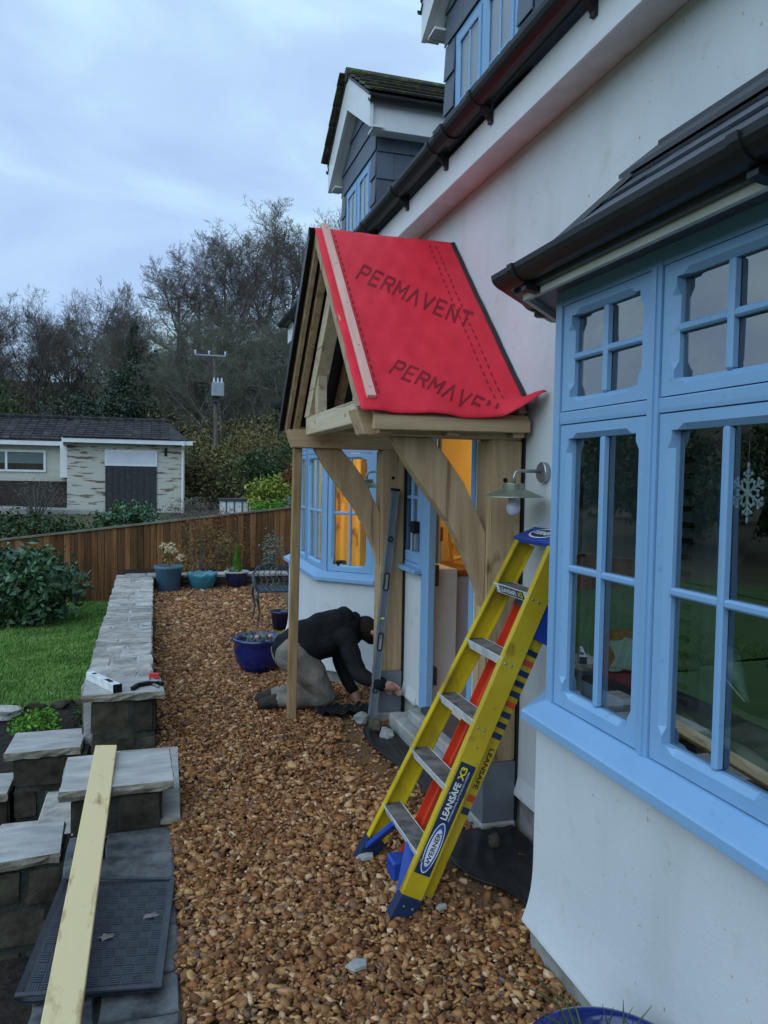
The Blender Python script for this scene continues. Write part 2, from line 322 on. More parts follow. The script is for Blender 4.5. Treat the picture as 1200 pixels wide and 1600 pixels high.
    def grid(s, fn, nu, nv):
        o = len(s.v)
        for i in range(nu+1):
            for j in range(nv+1): s.v.append(tuple(fn(i/nu, j/nv)))
        for i in range(nu):
            for j in range(nv):
                a = o+i*(nv+1)+j; s.f.append((a, a+nv+1, a+nv+2, a+1))
        return s

ORI = {}
def mesh_of(name, mb, off=(0, 0, 0), bevel=0, smooth=False, seg=1, recalc=True):
    me = bpy.data.meshes.new(name)
    v = np.array(mb.v, float)-np.array(off)
    me.from_pydata(v.tolist(), [], mb.f)
    if bevel or recalc:
        bm = bmesh.new(); bm.from_mesh(me)
        if recalc: bmesh.ops.recalc_face_normals(bm, faces=bm.faces)
        if bevel:
            ed = [e_ for e_ in bm.edges if len(e_.link_faces) == 2 and e_.calc_face_angle(0) > .5]
            bmesh.ops.bevel(bm, geom=ed, offset=bevel, segments=seg, affect='EDGES', clamp_overlap=True)
        bm.to_mesh(me); bm.free()
    if smooth:
        for p in me.polygons: p.use_smooth = True
    return me
def root(name, label, cat, loc=(0, 0, 0), group=None):
    o = bpy.data.objects.new(name, None); COL.objects.link(o); o.location = loc; o.empty_display_size = .1
    o['label'] = label; o['category'] = cat
    if group: o['group'] = group
    ORI[o.name] = Vector(loc); return o
def part(name, mb, m, parent, bevel=0, smooth=False, label=None, seg=1, kind=None, recalc=True):
    org = ORI[parent.name]
    o = bpy.data.objects.new(name, mesh_of(name, mb, org, bevel, smooth, seg, recalc)); COL.objects.link(o); o.parent = parent
    o.data.materials.append(K[m] if isinstance(m, str) else m); ORI[o.name] = org
    if label: o['label'] = label
    if kind: o['kind'] = kind
    return o
def solo(name, mb, m, label, cat, loc=(0, 0, 0), bevel=0, smooth=False, group=None, kind=None, seg=1, recalc=True):
    o = bpy.data.objects.new(name, mesh_of(name, mb, loc, bevel, smooth, seg, recalc)); COL.objects.link(o); o.location = loc
    o.data.materials.append(K[m] if isinstance(m, str) else m); ORI[o.name] = Vector(loc)
    if label: o['label'] = label
    if cat: o['category'] = cat
    if group: o['group'] = group
    if kind: o['kind'] = kind
    return o
def struct(name, mb, m, **k): return solo(name, mb, m, None, None, kind='structure', **k)
def fast_mesh(name, V, F, m, smooth=False):          # numpy verts (n,3), faces (k,3|4)
    V = np.asarray(V, np.float32); F = np.asarray(F, np.int32); k = F.shape[1]
    me = bpy.data.meshes.new(name); me.vertices.add(len(V)); me.vertices.foreach_set('co', V.ravel())
    me.loops.add(F.size); me.loops.foreach_set('vertex_index', F.ravel())
    me.polygons.add(len(F)); me.polygons.foreach_set('loop_start', np.arange(0, F.size, k, dtype=np.int32))
    me.polygons.foreach_set('loop_total', np.full(len(F), k, np.int32))
    if smooth: me.polygons.foreach_set('use_smooth', np.ones(len(F), bool))
    me.update(calc_edges=True); me.materials.append(K[m] if isinstance(m, str) else m); return me
def link(name, me, parent=None, loc=(0, 0, 0), **props):
    o = bpy.data.objects.new(name, me); COL.objects.link(o); o.location = loc
    if parent: o.parent = parent
    for a, b in props.items(): o[a] = b
    ORI[o.name] = Vector(loc) if not parent else ORI.get(parent.name, Vector()); return o

def clip_poly(poly, clip):        # convex clip, both ccw
    out = list(poly)
    for i in range(len(clip)):
        a, b = clip[i], clip[(i+1) % len(clip)]; inp = out; out = []
        if not inp: return []
        ins = lambda p: (b[0]-a[0])*(p[1]-a[1])-(b[1]-a[1])*(p[0]-a[0]) >= -1e-9
        for j in range(len(inp)):
            p, q = inp[j], inp[(j+1) % len(inp)]
            if ins(p): out.append(p)
            if ins(p) != ins(q):
                dx, dy = q[0]-p[0], q[1]-p[1]; den = (b[0]-a[0])*dy-(b[1]-a[1])*dx
                t = ((b[1]-a[1])*(p[0]-a[0])-(b[0]-a[0])*(p[1]-a[1]))/den if den else 0
                out.append((p[0]+dx*t, p[1]+dy*t))
    return out
def area2(p): return abs(sum(p[i][0]*p[(i+1) % len(p)][1]-p[(i+1) % len(p)][0]*p[i][1] for i in range(len(p))))/2
def tile_plane(name, parent, m, O, U, V, clip, row_h, tile_w, th=.008, lift=.008, gap=.003, base=.004, jit=.002, uneven=0., stagger=.5):
    """slates or tiles on a plane: O origin, U along the courses, V up the slope; clip is a ccw polygon in (u,v)"""
    O, U, V = Vector(O), Vector(U).normalized(), Vector(V).normalized(); N = U.cross(V)
    us = [p[0] for p in clip]; vs2 = [p[1] for p in clip]; u0, u1, v0, v1 = min(us), max(us), min(vs2), max(vs2)
    r = 0; v = v0
    while v < v1-.005:
        u = u0-(stagger*tile_w if r % 2 else 0)
        while u < u1:
            j = random.uniform(-jit, jit)
            sq = [(u+gap/2, v+j), (u+tile_w-gap/2, v+random.uniform(-jit, jit)), (u+tile_w-gap/2, v+row_h+.012), (u+gap/2, v+row_h+.012)]
            pc = clip_poly(sq, clip)
            if len(pc) >= 3 and area2(pc) > 2e-4:
                mb = MB(); n = len(pc); w = random.uniform(0, uneven)
                lo_ = [O+U*a+V*b+N*(base+lift*(1-(b-v)/row_h)+w) for a, b in pc]
                mb.add(lo_+[p+N*th for p in lo_], [tuple(range(n))[::-1], tuple(range(n, 2*n))]+[(i, (i+1) % n, n+(i+1) % n, n+i) for i in range(n)])
                part(name, mb, m, parent)
            u += tile_w
        v += row_h; r += 1

def text_geo(s, bold=.0, shear=0):
    cu = bpy.data.curves.new('lettering', 'FONT'); cu.body = s; cu.offset = bold; cu.resolution_u = 3; cu.fill_mode = 'FRONT'; cu.shear = shear
    o = bpy.data.objects.new('lettering_tmp', cu); COL.objects.link(o)
    me = bpy.data.meshes.new_from_object(o.evaluated_get(bpy.context.evaluated_depsgraph_get()))
    V = np.array([v.co[:] for v in me.vertices]); F = [tuple(p.vertices) for p in me.polygons]
    bpy.data.objects.remove(o); bpy.data.curves.remove(cu); bpy.data.meshes.remove(me)
    V = V[:, :2]; V = V-V.min(0); V /= V.max(0); return V, F
def text_part(s, O, UX, UY, N, m, parent, bold=.01, off=.002, cut=None, name='lettering'):
    """lettering laid on a surface: O lower left, UX spans its width, UY its height, N outward"""
    V, F = text_geo(s, bold); O, UX, UY, N = Vector(O), Vector(UX), Vector(UY), Vector(N).normalized()
    mb = MB(); mb.add([O+UX*float(a)+UY*float(b)+N*off for a, b in V], F)
    o = part(name, mb, m, parent, recalc=False)
    if cut:
        bm = bmesh.new(); bm.from_mesh(o.data); co = Vector(cut[0])-ORI[parent.name]
        bmesh.ops.bisect_plane(bm, geom=bm.verts[:]+bm.edges[:]+bm.faces[:], plane_co=co, plane_no=Vector(cut[1]), clear_outer=True); bm.to_mesh(o.data); bm.free()
    return o

# leaf and twig clouds ------------------------------------------------------
def leaves(n, C, R, size, seed=0, clumps=30, sig=.16, flat=0., aspect=.55, hull=True):
    g = np.random.default_rng(seed); C, R = np.array(C, float), np.array(R, float)
    d = g.normal(size=(clumps, 3)); d /= np.linalg.norm(d, axis=1)[:, None]
    rr = (g.random((clumps, 1))**(.33 if not hull else .18))*.9
    cl = d*rr
    p = cl[g.integers(0, clumps, n)]+g.normal(size=(n, 3))*sig
    p = C+p*R
    a = g.normal(size=(n, 3)); a[:, 2] -= flat; a /= np.linalg.norm(a, axis=1)[:, None]
    b = g.normal(size=(n, 3)); b -= a*(a*b).sum(1)[:, None]; b /= np.linalg.norm(b, axis=1)[:, None]
    s = size*(.6+.8*g.random((n, 1))); A = a*s; B = b*s*aspect
    V = np.stack([p-A, p+B*.9, p+A, p-B*.9], 1).reshape(-1, 3)
    return V, np.arange(4*n).reshape(-1, 4)
def prisms(P0, P1, R0, R1):       # 3-sided branch pieces
    P0, P1 = np.asarray(P0, float), np.asarray(P1, float); n = len(P0); d = P1-P0; L = np.linalg.norm(d, axis=1)[:, None]; d = d/np.maximum(L, 1e-9)
    ref = np.where(np.abs(d[:, 2:3]) > .9, np.array([[1., 0, 0]]), np.array([[0, 0, 1.]])); u = np.cross(d, ref); u /= np.linalg.norm(u, axis=1)[:, None]; w = np.cross(d, u)
    R0, R1 = np.asarray(R0)[:, None], np.asarray(R1)[:, None]; ring = []
    for k in range(3):
        a = 2*math.pi*k/3; ring.append(u*math.cos(a)+w*math.sin(a))
    V = np.stack([P0+ring[k]*R0 for k in range(3)]+[P1+ring[k]*R1 for k in range(3)], 1).reshape(-1, 3)
    o = (np.arange(n)*6)[:, None]; F = np.concatenate([o+np.array([[k, (k+1) % 3, 3+(k+1) % 3, 3+k]]) for k in range(3)], 0)
    return V, F

# ================================================================== SETTING
def sstep(a, b, x): t = np.clip((x-a)/(b-a), 0, 1); return t*t*(3-2*t)
def terr(x, y):
    r = np.hypot(x, y*1.0)
    h = -.62+sstep(15, 27, y)*1.05*sstep(-40, -5, x+0*y)+14*sstep(44, 120, r)+9*sstep(46, 92, y)*sstep(-6, 22, x)
    return h+.25*np.sin(x*.21+1.3)*np.cos(y*.17)*sstep(25, 60, r)
def terrain():
    xs = np.concatenate([np.linspace(-320, -60, 14)[:-1], np.linspace(-60, 60, 61)[:-1], np.linspace(60, 320, 14)])
    ys = np.concatenate([np.linspace(-200, -30, 8)[:-1], np.linspace(-30, 130, 81)[:-1], np.linspace(130, 400, 12)])
    X, Y = np.meshgrid(xs, ys, indexing='ij'); V = np.stack([X, Y, terr(X, Y)], -1).reshape(-1, 3); ny = len(ys)
    i, j = np.meshgrid(np.arange(len(xs)-1), np.arange(ny-1), indexing='ij'); a = (i*ny+j).ravel()
    link('ground', fast_mesh('ground', V, np.stack([a, a+ny, a+ny+1, a+1], 1), 'terrain', True), kind='structure')
terrain()
# lawn with grass blades
def lawn_z(x, y): return -.55-.004*(y-8)+.015*np.sin(x*2.1)*np.sin(y*1.7)
mb = MB().grid(lambda a, b: (-9+8.6*a, 8.0+6.9*b, float(lawn_z(-9+8.6*a, 8.0+6.9*b))), 30, 30)
lawn = struct('lawn', mb, 'lawnbase', smooth=True)
struct('lawn', MB().grid(lambda a, b: (-24+21.3*a, -8+15.95*b, -.56), 8, 8), 'lawnbase'); struct('lawn', MB().grid(lambda a, b: (-24+14.95*a, 8+6.9*b, -.565), 8, 8), 'lawnbase')
def grass(n=110000):
    g = np.random.default_rng(3); x = -5.5+5.05*g.random(n)**.6; y = 8.0+6.6*g.random(n); z = lawn_z(x, y)
    h = .018+.022*g.random(n); a = g.random(n)*6.28; w = .006+.004*g.random(n); lx, ly = g.normal(0, .018, n), g.normal(0, .018, n)
    V = np.stack([np.stack([x-w*np.cos(a), y-w*np.sin(a), z-.005], 1), np.stack([x+w*np.cos(a), y+w*np.sin(a), z-.005], 1), np.stack([x+lx, y+ly, z+h], 1)], 1).reshape(-1, 3)
    link('grass', fast_mesh('grass', V, np.arange(3*n).reshape(-1, 3), 'grass'), kind='stuff', label='short green lawn grass below the stone wall', category='grass')
grass()
# terrace body under the gravel, soil bed behind the pots and below the lawn edge
struct('terrace', MB().box(-.02, 7, -3, 13.1, -.9, -.022), 'gravelbase')
struct('soil_bed', MB().grid(lambda a, b: (-2.6+2.2*a, 5.6+2.45*b, -.545+.04*math.sin(9*a+4*b)*math.sin(7*b)-.0*b), 16, 16), 'soil', smooth=True)
struct('raised_bed', MB().box(-.5, 4.5, 12.36, 14.42, -.6, .02), 'soil')
# gravel ------------------------------------------------------------------
def gravel():
    g = np.random.default_rng(11); t = (1+5**.5)/2
    ico = np.array([(-1, t, 0), (1, t, 0), (-1, -t, 0), (1, -t, 0), (0, -1, t), (0, 1, t), (0, -1, -t), (0, 1, -t), (t, 0, -1), (t, 0, 1), (-t, 0, -1), (-t, 0, 1)], float)/math.hypot(1, t)
    fc = np.array([(0, 11, 5), (0, 5, 1), (0, 1, 7), (0, 7, 10), (0, 10, 11), (1, 5, 9), (5, 11, 4), (11, 10, 2), (10, 7, 6), (7, 1, 8), (3, 9, 4), (3, 4, 2), (3, 2, 6), (3, 6, 8), (3, 8, 9), (4, 9, 5), (2, 4, 11), (6, 2, 10), (8, 6, 7), (9, 8, 1)])
    V1, F1 = [], []
    # (y range, count, mean size)
    pts = []
    for y0, y1, n, s in ((1.5, 2.6, 13000, .0115), (2.6, 4.2, 19000, .0113), (4.2, 6.4, 19000, .012), (6.4, 9, 15000, .0145), (9, 12.1, 10000, .019)):
        x = g.random(n)*2.0-.02; y = y0+(y1-y0)*g.random(n)
        pts.append(np.stack([x, y, s*np.exp(g.normal(0, .33, n))], 1))
    P = np.concatenate(pts)
    x, y = P[:, 0], P[:, 1]
    ok = (x < 1.745) & ~((x > 1.37) & (y < 2.55)) & ~((x > 1.37) & (y > 6.4) & (y < 8.03)) & ~((x-y > 1.36-8.0) & (x > 1.36) & (y > 8) & (y < 8.4)) & ~((x-y > 1.355-2.53+.0) & (y < 2.93) & (x > 1.36)) & ~((x+y > 1.37+6.45) & (y > 6.0) & (y < 6.5) & (x > 1.36))
    edge = .095-.08*sstep(4.9, 5.05, y)+.012*np.sin(y*13)
    ok &= x > edge
    ok &= ~((y > 3.9) & (y < 5.0) & (x < .15))
    # the dug strip along the house is thinly covered
    dug = (x > 1.22+.08*np.sin(y*5)) & (y > 2.75) & (y < 5.5); ok &= ~(dug & (g.random(len(x)) < .86))
    P = P[ok]; n = len(P); x, y, s = P.T
    base = .006*np.sin(x*7)*np.cos(y*5)+.006*np.sin(y*3.1+x*2)-.012*((x > 1.2) & (y > 2.75) & (y < 5.5))
    z = base-.012+g.random(n)*.022
    sc = s[:, None]*np.stack([.9+.75*g.random(n), .6+.45*g.random(n), .33+.33*g.random(n)], 1)
    cube = ico.copy(); cube = np.sign(cube)*np.abs(cube)**.45; cube /= np.abs(cube).max(); chip = (g.random(n) < .6)[:, None, None]
    Q = np.where(chip, cube[None]*.85, ico[None])*(1+g.normal(0, .27, (n, 12, 1)).clip(-.5, .6))*sc[:, None]
    a = g.random(n)*6.283; tx, ty = g.normal(0, .38, n), g.normal(0, .38, n)
    ca, sa = np.cos(a), np.sin(a)
    def rot(Q, i, j, c, s_):
        A = Q[:, :, i]*c[:, None]-Q[:, :, j]*s_[:, None]; B = Q[:, :, i]*s_[:, None]+Q[:, :, j]*c[:, None]; Q = Q.copy(); Q[:, :, i] = A; Q[:, :, j] = B; return Q
    Q = rot(Q, 0, 2, np.cos(tx), np.sin(tx)); Q = rot(Q, 1, 2, np.cos(ty), np.sin(ty)); Q = rot(Q, 0, 1, ca, sa)
    Q = Q+np.stack([x, y, z], 1)[:, None]
    F = (fc[None]+(np.arange(n)*12)[:, None, None]).reshape(-1, 3)
    link('gravel', fast_mesh('gravel', Q.reshape(-1, 3), F, 'gravel'), kind='stuff', label='brown and golden stone gravel covering the terrace', category='gravel')
gravel()

# ================================================================== HOUSE
W = 1.76
HOUSE = root('house', 'white rendered cottage with pale blue windows, dormers and black gutters', 'house', (W, 4.0, 0))
def wall_cells(x0, x1, ys, zs, holes):
    ys, zs = sorted(set(ys)), sorted(set(zs)); mb = MB()
    solid = lambda i, j: 0 <= i < len(ys)-1 and 0 <= j < len(zs)-1 and not any(h[0] <= ys[i] and ys[i+1] <= h[1] and h[2] <= zs[j] and zs[j+1] <= h[3] for h in holes)
    idx = {}
    def vid(x, y, z):
        k = (x, y, z)
        if k not in idx: idx[k] = len(mb.v); mb.v.append(k)
        return idx[k]
    for i in range(len(ys)-1):
        for j in range(len(zs)-1):
            if not solid(i, j): continue
            a, b, c, d = ys[i], ys[i+1], zs[j], zs[j+1]
            for x in (x0, x1): mb.f.append((vid(x, a, c), vid(x, b, c), vid(x, b, d), vid(x, a, d)))
            for (ii, jj, p, q) in ((i-1, j, (a, c), (a, d)), (i+1, j, (b, c), (b, d)), (i, j-1, (a, c), (b, c)), (i, j+1, (a, d), (b, d))):
                if not solid(ii, jj): mb.f.append((vid(x0, *p), vid(x1, *p), vid(x1, *q), vid(x0, *q)))
    return mb
DOOR = (4.05, 4.94, .18, 2.10); SIDE = (4.94, 5.44, 1.12, 2.10)
BAY1 = [(W, -.2), (1.36, .2), (1.36, 2.53), (W, 2.93)]
BAY2 = [(W, 6.05), (1.36, 6.45), (1.36, 8.0), (W, 8.4)]
holes = [DOOR, SIDE, (0.1, 2.6, .30, 2.40), (6.35, 8.1, .30, 2.40)]
ysl = [-3, 9.6]+[h for t in holes for h in t[:2]]; zsl = [.17, 3.404]+[h for t in holes for h in t[2:]]
part('wall', wall_cells(W, 2.02, ysl, zsl, holes), 'render', HOUSE)
part('gable_wall', MB().box(2.03, 8, 9.34, 9.6, .17, 3.40).add([(2.03, 9.34, 3.4), (8, 9.34, 3.4), (5, 9.34, 6.2), (2.03, 9.6, 3.4), (8, 9.6, 3.4), (5, 9.6, 6.2)], [(0, 1, 2), (5, 4, 3), (0, 2, 5, 3), (1, 4, 5, 2)]), 'render', HOUSE)
for a, b in ((2.9, 4.0), (5.0, 6.1), (8.3, 9.58)): part('plinth', MB().box(1.778, 2.0, a, b, -.1, .168), 'plinth', HOUSE, bevel=.004)
part('bell_drip', MB().sweep([(W, 2.9), (W, 4.0)], [(.0, .26), (.018, .18), (.018, .165), (-.1, .165), (-.1, .26)]), 'render', HOUSE)
part('bell_drip', MB().sweep([(W, 5.0), (W, 6.1)], [(.0, .26), (.018, .18), (.018, .165), (-.1, .165), (-.1, .26)]), 'render', HOUSE)
# soffit, fascia, main gutter with brackets
part('soffit', MB().box(1.612, W+.03, -3, 9.62, 3.408, 3.42), 'soffit', HOUSE)
part('fascia', MB().box(1.592, 1.61, -3, 9.62, 3.392, 3.56), 'white', HOUSE, bevel=.003)
def gut_prof(d, z, r=.056, t=.005, n=10):
    a = [(d-r*math.cos(math.pi*k/n), z-r*math.sin(math.pi*k/n)) for k in range(n+1)]
    b = [(d-(r-t)*math.cos(math.pi*k/n), z-(r-t)*math.sin(math.pi*k/n)) for k in range(n, -1, -1)]
    return a+b
gut = part('gutter', MB().sweep([(1.59, -3), (1.59, 9.55)], gut_prof(.066, 3.635, .062)), 'gutter', HOUSE, smooth=False)
for y in (-.2, .75, 1.7, 2.62, 3.55, 4.15, 4.85, 5.6, 6.45, 7.3, 8.2, 9.0):
    part('bracket', MB().sweep([(1.59, y), (1.59, y+.035)], gut_prof(.066, 3.637, .069, .009)).box(1.575, 1.5915, y, y+.034, 3.50, 3.60).prism([(3.50, 1.587), (3.56, 1.587), (3.575, 1.54), (3.565, 1.53)], y+.002, y+.03, 1), 'gutter', gut)
for y in (3.93, 7.8): part('joint', MB().sweep([(1.59, y), (1.59, y+.11)], gut_prof(.066, 3.637, .073, .012)), 'gutter', gut)
part('stop_end', MB().box(1.462, 1.588, 9.551, 9.562, 3.575, 3.634), 'gutter', gut)
rf = part('roof', MB().add([(1.56, -3, 3.66), (1.56, 9.66, 3.66), (5.0, 9.66, 6.9), (5.0, -3, 6.9), (1.56, -3, 3.58), (1.56, 9.66, 3.58), (5.0, 9.66, 6.82), (5.0, -3, 6.82)], [(0, 1, 2, 3), (7, 6, 5, 4), (0, 4, 5, 1), (1, 5, 6, 2), (2, 6, 7, 3), (3, 7, 4, 0)]).box(5.0, 8.5, -3, 9.66, 6.2, 6.85), 'slate', HOUSE)
# rooms behind the windows
part('interior', MB().box(2.03, 5.2, -2.9, 9.3, .10, .15), 'roomfloor', HOUSE)
part('ceiling', MB().box(2.03, 5.2, -2.9, 9.3, 2.44, 2.5), 'room', HOUSE)
part('back_wall', MB().box(5.0, 5.2, -2.9, 3.28, .15, 2.44).box(5.0, 5.2, 5.72, 9.3, .15, 2.44), 'room', HOUSE)
part('partition', MB().box(2.03, 5.0, 3.22, 3.27, .15, 2.44), 'room', HOUSE); part('partition', MB().box(2.03, 5.0, 5.73, 5.8, .15, 2.44), 'room', HOUSE)
part('partition', MB().box(2.03, 5.0, -2.9, -2.8, .15, 2.44), 'room', HOUSE)
part('hall_wall', MB().box(2.03, 5.0, 3.272, 3.30, .151, 2.438).box(2.03, 5.0, 5.70, 5.728, .151, 2.438).box(4.2, 4.3, 3.3, 5.7, .151, 2.438), 'roomyellow', HOUSE)

# sashes ------------------------------------------------------------------
def frame_xf(O, d):             # O world xy of left end (seen along d), d direction along the wall (2D unit); outward = left of d
    d = Vector(d).normalized(); n = Vector((-d.y, d.x))
    return lambda u, q, z: (O[0]+d.x*u+n.x*q, O[1]+d.y*u+n.y*q, z)
def xbox(mb, X, u0, u1, q0, q1, z0, z1):
    return mb.hexa([X(u0, q0, z0), X(u1, q0, z0), X(u1, q1, z0), X(u0, q1, z0)], [X(u0, q0, z1), X(u1, q0, z1), X(u1, q1, z1), X(u0, q1, z1)])
def sash(parent, X, u0, u1, z0, z1, st=.078, top=.055, bot=.06, cols=2, rows=2, q=-.004, th=.045, bar=.024, split=.5, cham=.017, gd=.030):
    a0, a1, b0, b1 = u0+st, u1-st, z0+bot, z1-top
    mb = MB(); c = cham; s1, s2 = .024, .05
    outer = [(u0, z0), (u1, z0), (u1, z1), (u0, z1)]; inner = [(a0, b0), (a1, b0), (a1, b1), (a0, b1)]
    # chamfered opening with stopped corners
    oct_ = [(a0+s1, b0), (a0+s2, b0-c), (a1-s2, b0-c), (a1-s1, b0), (a1, b0+s1), (a1+c, b0+s2), (a1+c, b1-s2), (a1, b1-s1),
            (a1-s1, b1), (a1-s2, b1+c), (a0+s2, b1+c), (a0+s1, b1), (a0, b1-s1), (a0-c, b1-s2), (a0-c, b0+s2), (a0, b0+s1)]
    P = lambda p, qq: X(p[0], qq, p[1])
    ee = [(a0+s2, b0), (a1-s2, b0), (a1, b0+s2), (a1, b1-s2), (a1-s2, b1), (a0+s2, b1), (a0, b1-s2), (a0, b0+s2)]
    V = [P(p, q) for p in outer]+[P(p, q) for p in oct_]+[P(p, q-c) for p in inner]+[P(p, q-th) for p in inner]+[P(p, q-th) for p in outer]+[P(p, q) for p in inner]+[P(p, q-c) for p in ee]; F = []
    O_, I, C_, B_, OB, Kk, E_ = 0, 4, 20, 24, 28, 32, 36
    for k in range(4):
        k2 = (k+1) % 4; i0, i1, i2, i3 = I+4*k, I+4*k+1, I+4*k+2, I+4*k+3; e0, e1 = E_+2*k, E_+2*k+1
        F += [(O_+k, O_+k2, Kk+k2, i3, i2, i1, i0, Kk+k), (i1, i2, e1, e0), (i0, i1, e0), (i2, i3, e1), (Kk+k, i0, e0, C_+k), (i3, Kk+k2, C_+k2, e1)]
        F += [(C_+k, e0, e1, C_+k2, B_+k2, B_+k), (B_+k, B_+k2, OB+k2, OB+k), (OB+k, OB+k2, O_+k2, O_+k)]
    mb.add(V, F); sh = part('sash', mb, 'blue', parent, recalc=False)
    for k in range(1, cols):
        um = a0+(a1-a0)*k/cols
        part('glazing_bar', xbox(MB(), X, um-bar/2, um+bar/2, q-gd-.004, q-min(.006, gd*.3), b0, b1), 'blue', parent, bevel=.006)
    zsx = [b0, b0+(b1-b0)*split, b1] if rows == 2 else [b0, b1]
    for k in range(1, len(zsx)-1):
        for c_ in range(cols):
            ua, ub = a0+(a1-a0)*c_/cols+(bar/2 if c_ else 0), a0+(a1-a0)*(c_+1)/cols-(bar/2 if c_ < cols-1 else 0)
            part('glazing_bar', xbox(MB(), X, ua, ub, q-gd-.004, q-min(.008, gd*.4), zsx[k]-bar/2, zsx[k]+bar/2), 'blue', parent, bevel=.006)
    for c_ in range(cols):
        for r in range(len(zsx)-1):
            ua, ub = a0+(a1-a0)*c_/cols, a0+(a1-a0)*(c_+1)/cols; t1, t2 = random.uniform(-.0012, .0012), random.uniform(-.0012, .0012)
            za, zb = zsx[r], zsx[r+1]; qq = q-gd
            m = MB().hexa([X(ua, qq-.004+t1, za), X(ub, qq-.004-t1, za), X(ub, qq+t1*0-t1, za), X(ua, qq+t1, za)], [X(ua, qq-.004+t2, zb), X(ub, qq-.004-t2, zb), X(ub, qq-t2, zb), X(ua, qq+t2, zb)])
            part('pane', m, 'glass', parent)
    return sh
def bay(path, splits, name_n):
    z0, zt, z1 = .925, 1.965, 2.395; k_ = .035; t_ = k_*math.tan(rad(22.5))
    ip = [(path[0][0], path[0][1]+k_*math.sqrt(2)), (path[1][0]+k_, path[1][1]+t_), (path[2][0]+k_, path[2][1]-t_), (path[3][0], path[3][1]-k_*math.sqrt(2))]     # window line, set back from the wall face
    part('bay_wall', MB().sweep(path, [(-.005, .854)]+[(-.005+.033*((.36-z_)/.255)**2.8, z_) for z_ in [.36-.017*k for k in range(16)]]+[(.03, .095), (-.2, .095), (-.2, .854)]), 'render', HOUSE, bevel=0)
    part('bay_plinth', MB().sweep(path, [(-.002, .094), (-.002, -.1), (-.2, -.1), (-.2, .094)]), 'plinth', HOUSE)
    fr = MB().sweep(ip, [(-.0, z1+.03), (-.0, z1-.026), (-.07, z1-.026), (-.07, z1+.03)])
    fr.sweep(ip, [(-.002, zt+.026), (-.0005, zt+.022), (-.0005, zt-.004), (-.002, zt-.016), (-.07, zt-.016), (-.07, zt+.026)])
    fr.sweep(ip, [(0, z0+.012), (-.07, z0+.012), (-.07, z0-.02), (0, z0-.02)])
    # corner posts and mullions
    segs = []
    for i in range(3):
        a, b = Vector(ip[i]), Vector(ip[i+1]); L = (b-a).length; X = frame_xf(ip[i], b-a); cuts = splits[i]
        us = [0]+[L*c for c in cuts]+[L]
        for k, u in enumerate(us):
            lo_, hi_ = (u, u+.042) if k == 0 else ((u-.042, u) if k == len(us)-1 else (u-.026, u+.026))
            xbox(fr, X, lo_, hi_, -.07, .003, z0, z1)
            if 0 < k < len(us)-1: xbox(fr, X, u-.008, u+.008, 0, .009, z0+.012, z1-.026)
        segs.append((X, us))
    bw = part('bay_window', fr, 'blue', HOUSE, bevel=0)
    part('sill', MB().sweep(path, [(-.10, .943), (-.03, .935), (.044, .900), (.050, .893), (.050, .864), (.042, .858), (-.02, .854), (-.10, .854)]), 'blue', bw)
    for X, us in segs:
        for k in range(len(us)-1):
            a = us[k]+(.046 if k == 0 else .03); b = us[k+1]-(.046 if k == len(us)-2 else .03)
            w = b-a; st = min(.054, w*.14)
            sash(bw, X, a, b, z0+.016, zt-.02, st=st, top=.048, bot=.056, split=.49)
            sash(bw, X, a, b, zt+.030, z1-.028, st=st, top=.042, bot=.046, split=.5)
    part('bay_ceiling', MB().sweep(ip, [(-.071, 2.40), (-.071, 2.43), (-.38, 2.43), (-.38, 2.40)]), 'room', HOUSE)
    part('bay_board', MB().sweep(ip, [(-.071, .90), (-.071, .925), (-.38, .925), (-.38, .90)]), 'white', HOUSE)
    # eaves
    part('bay_soffit', MB().sweep(path, [(-.034, 2.426), (.06, 2.426), (.06, 2.438), (-.034, 2.438)]), 'cream', HOUSE)
    part('bay_fascia', MB().sweep(path, [(.06, 2.398), (.078, 2.398), (.078, 2.50), (.06, 2.50)]), 'cream', HOUSE)
    bg_ = part('bay_gutter', MB().sweep(path, gut_prof(.132, 2.488, .055)), 'gutter', HOUSE)
    for i, (a, b) in enumerate(zip(path[:-1], path[1:])):
        a, b = Vector(a), Vector(b); d = (b-a).normalized(); L = (b-a).length
        n = 3 if L > 1 else 1
        for k in range(n):
            p = a+d*(L*(k+.5)/n if n == 1 else .1+(L-.2)*k/(n-1)); q = p+d*.035
            part('bracket', MB().sweep([p, q], gut_prof(.132, 2.490, .062, .009)).sweep([p, q], [(.08, 2.40), (.088, 2.40), (.135, 2.407), (.135, 2.42), (.088, 2.47), (.08, 2.47)]), 'gutter', bg_)
    return bw
bay(BAY1, [[], [.25, .498, .748], []], 1)
bay(BAY2, [[], [.5], []], 2)
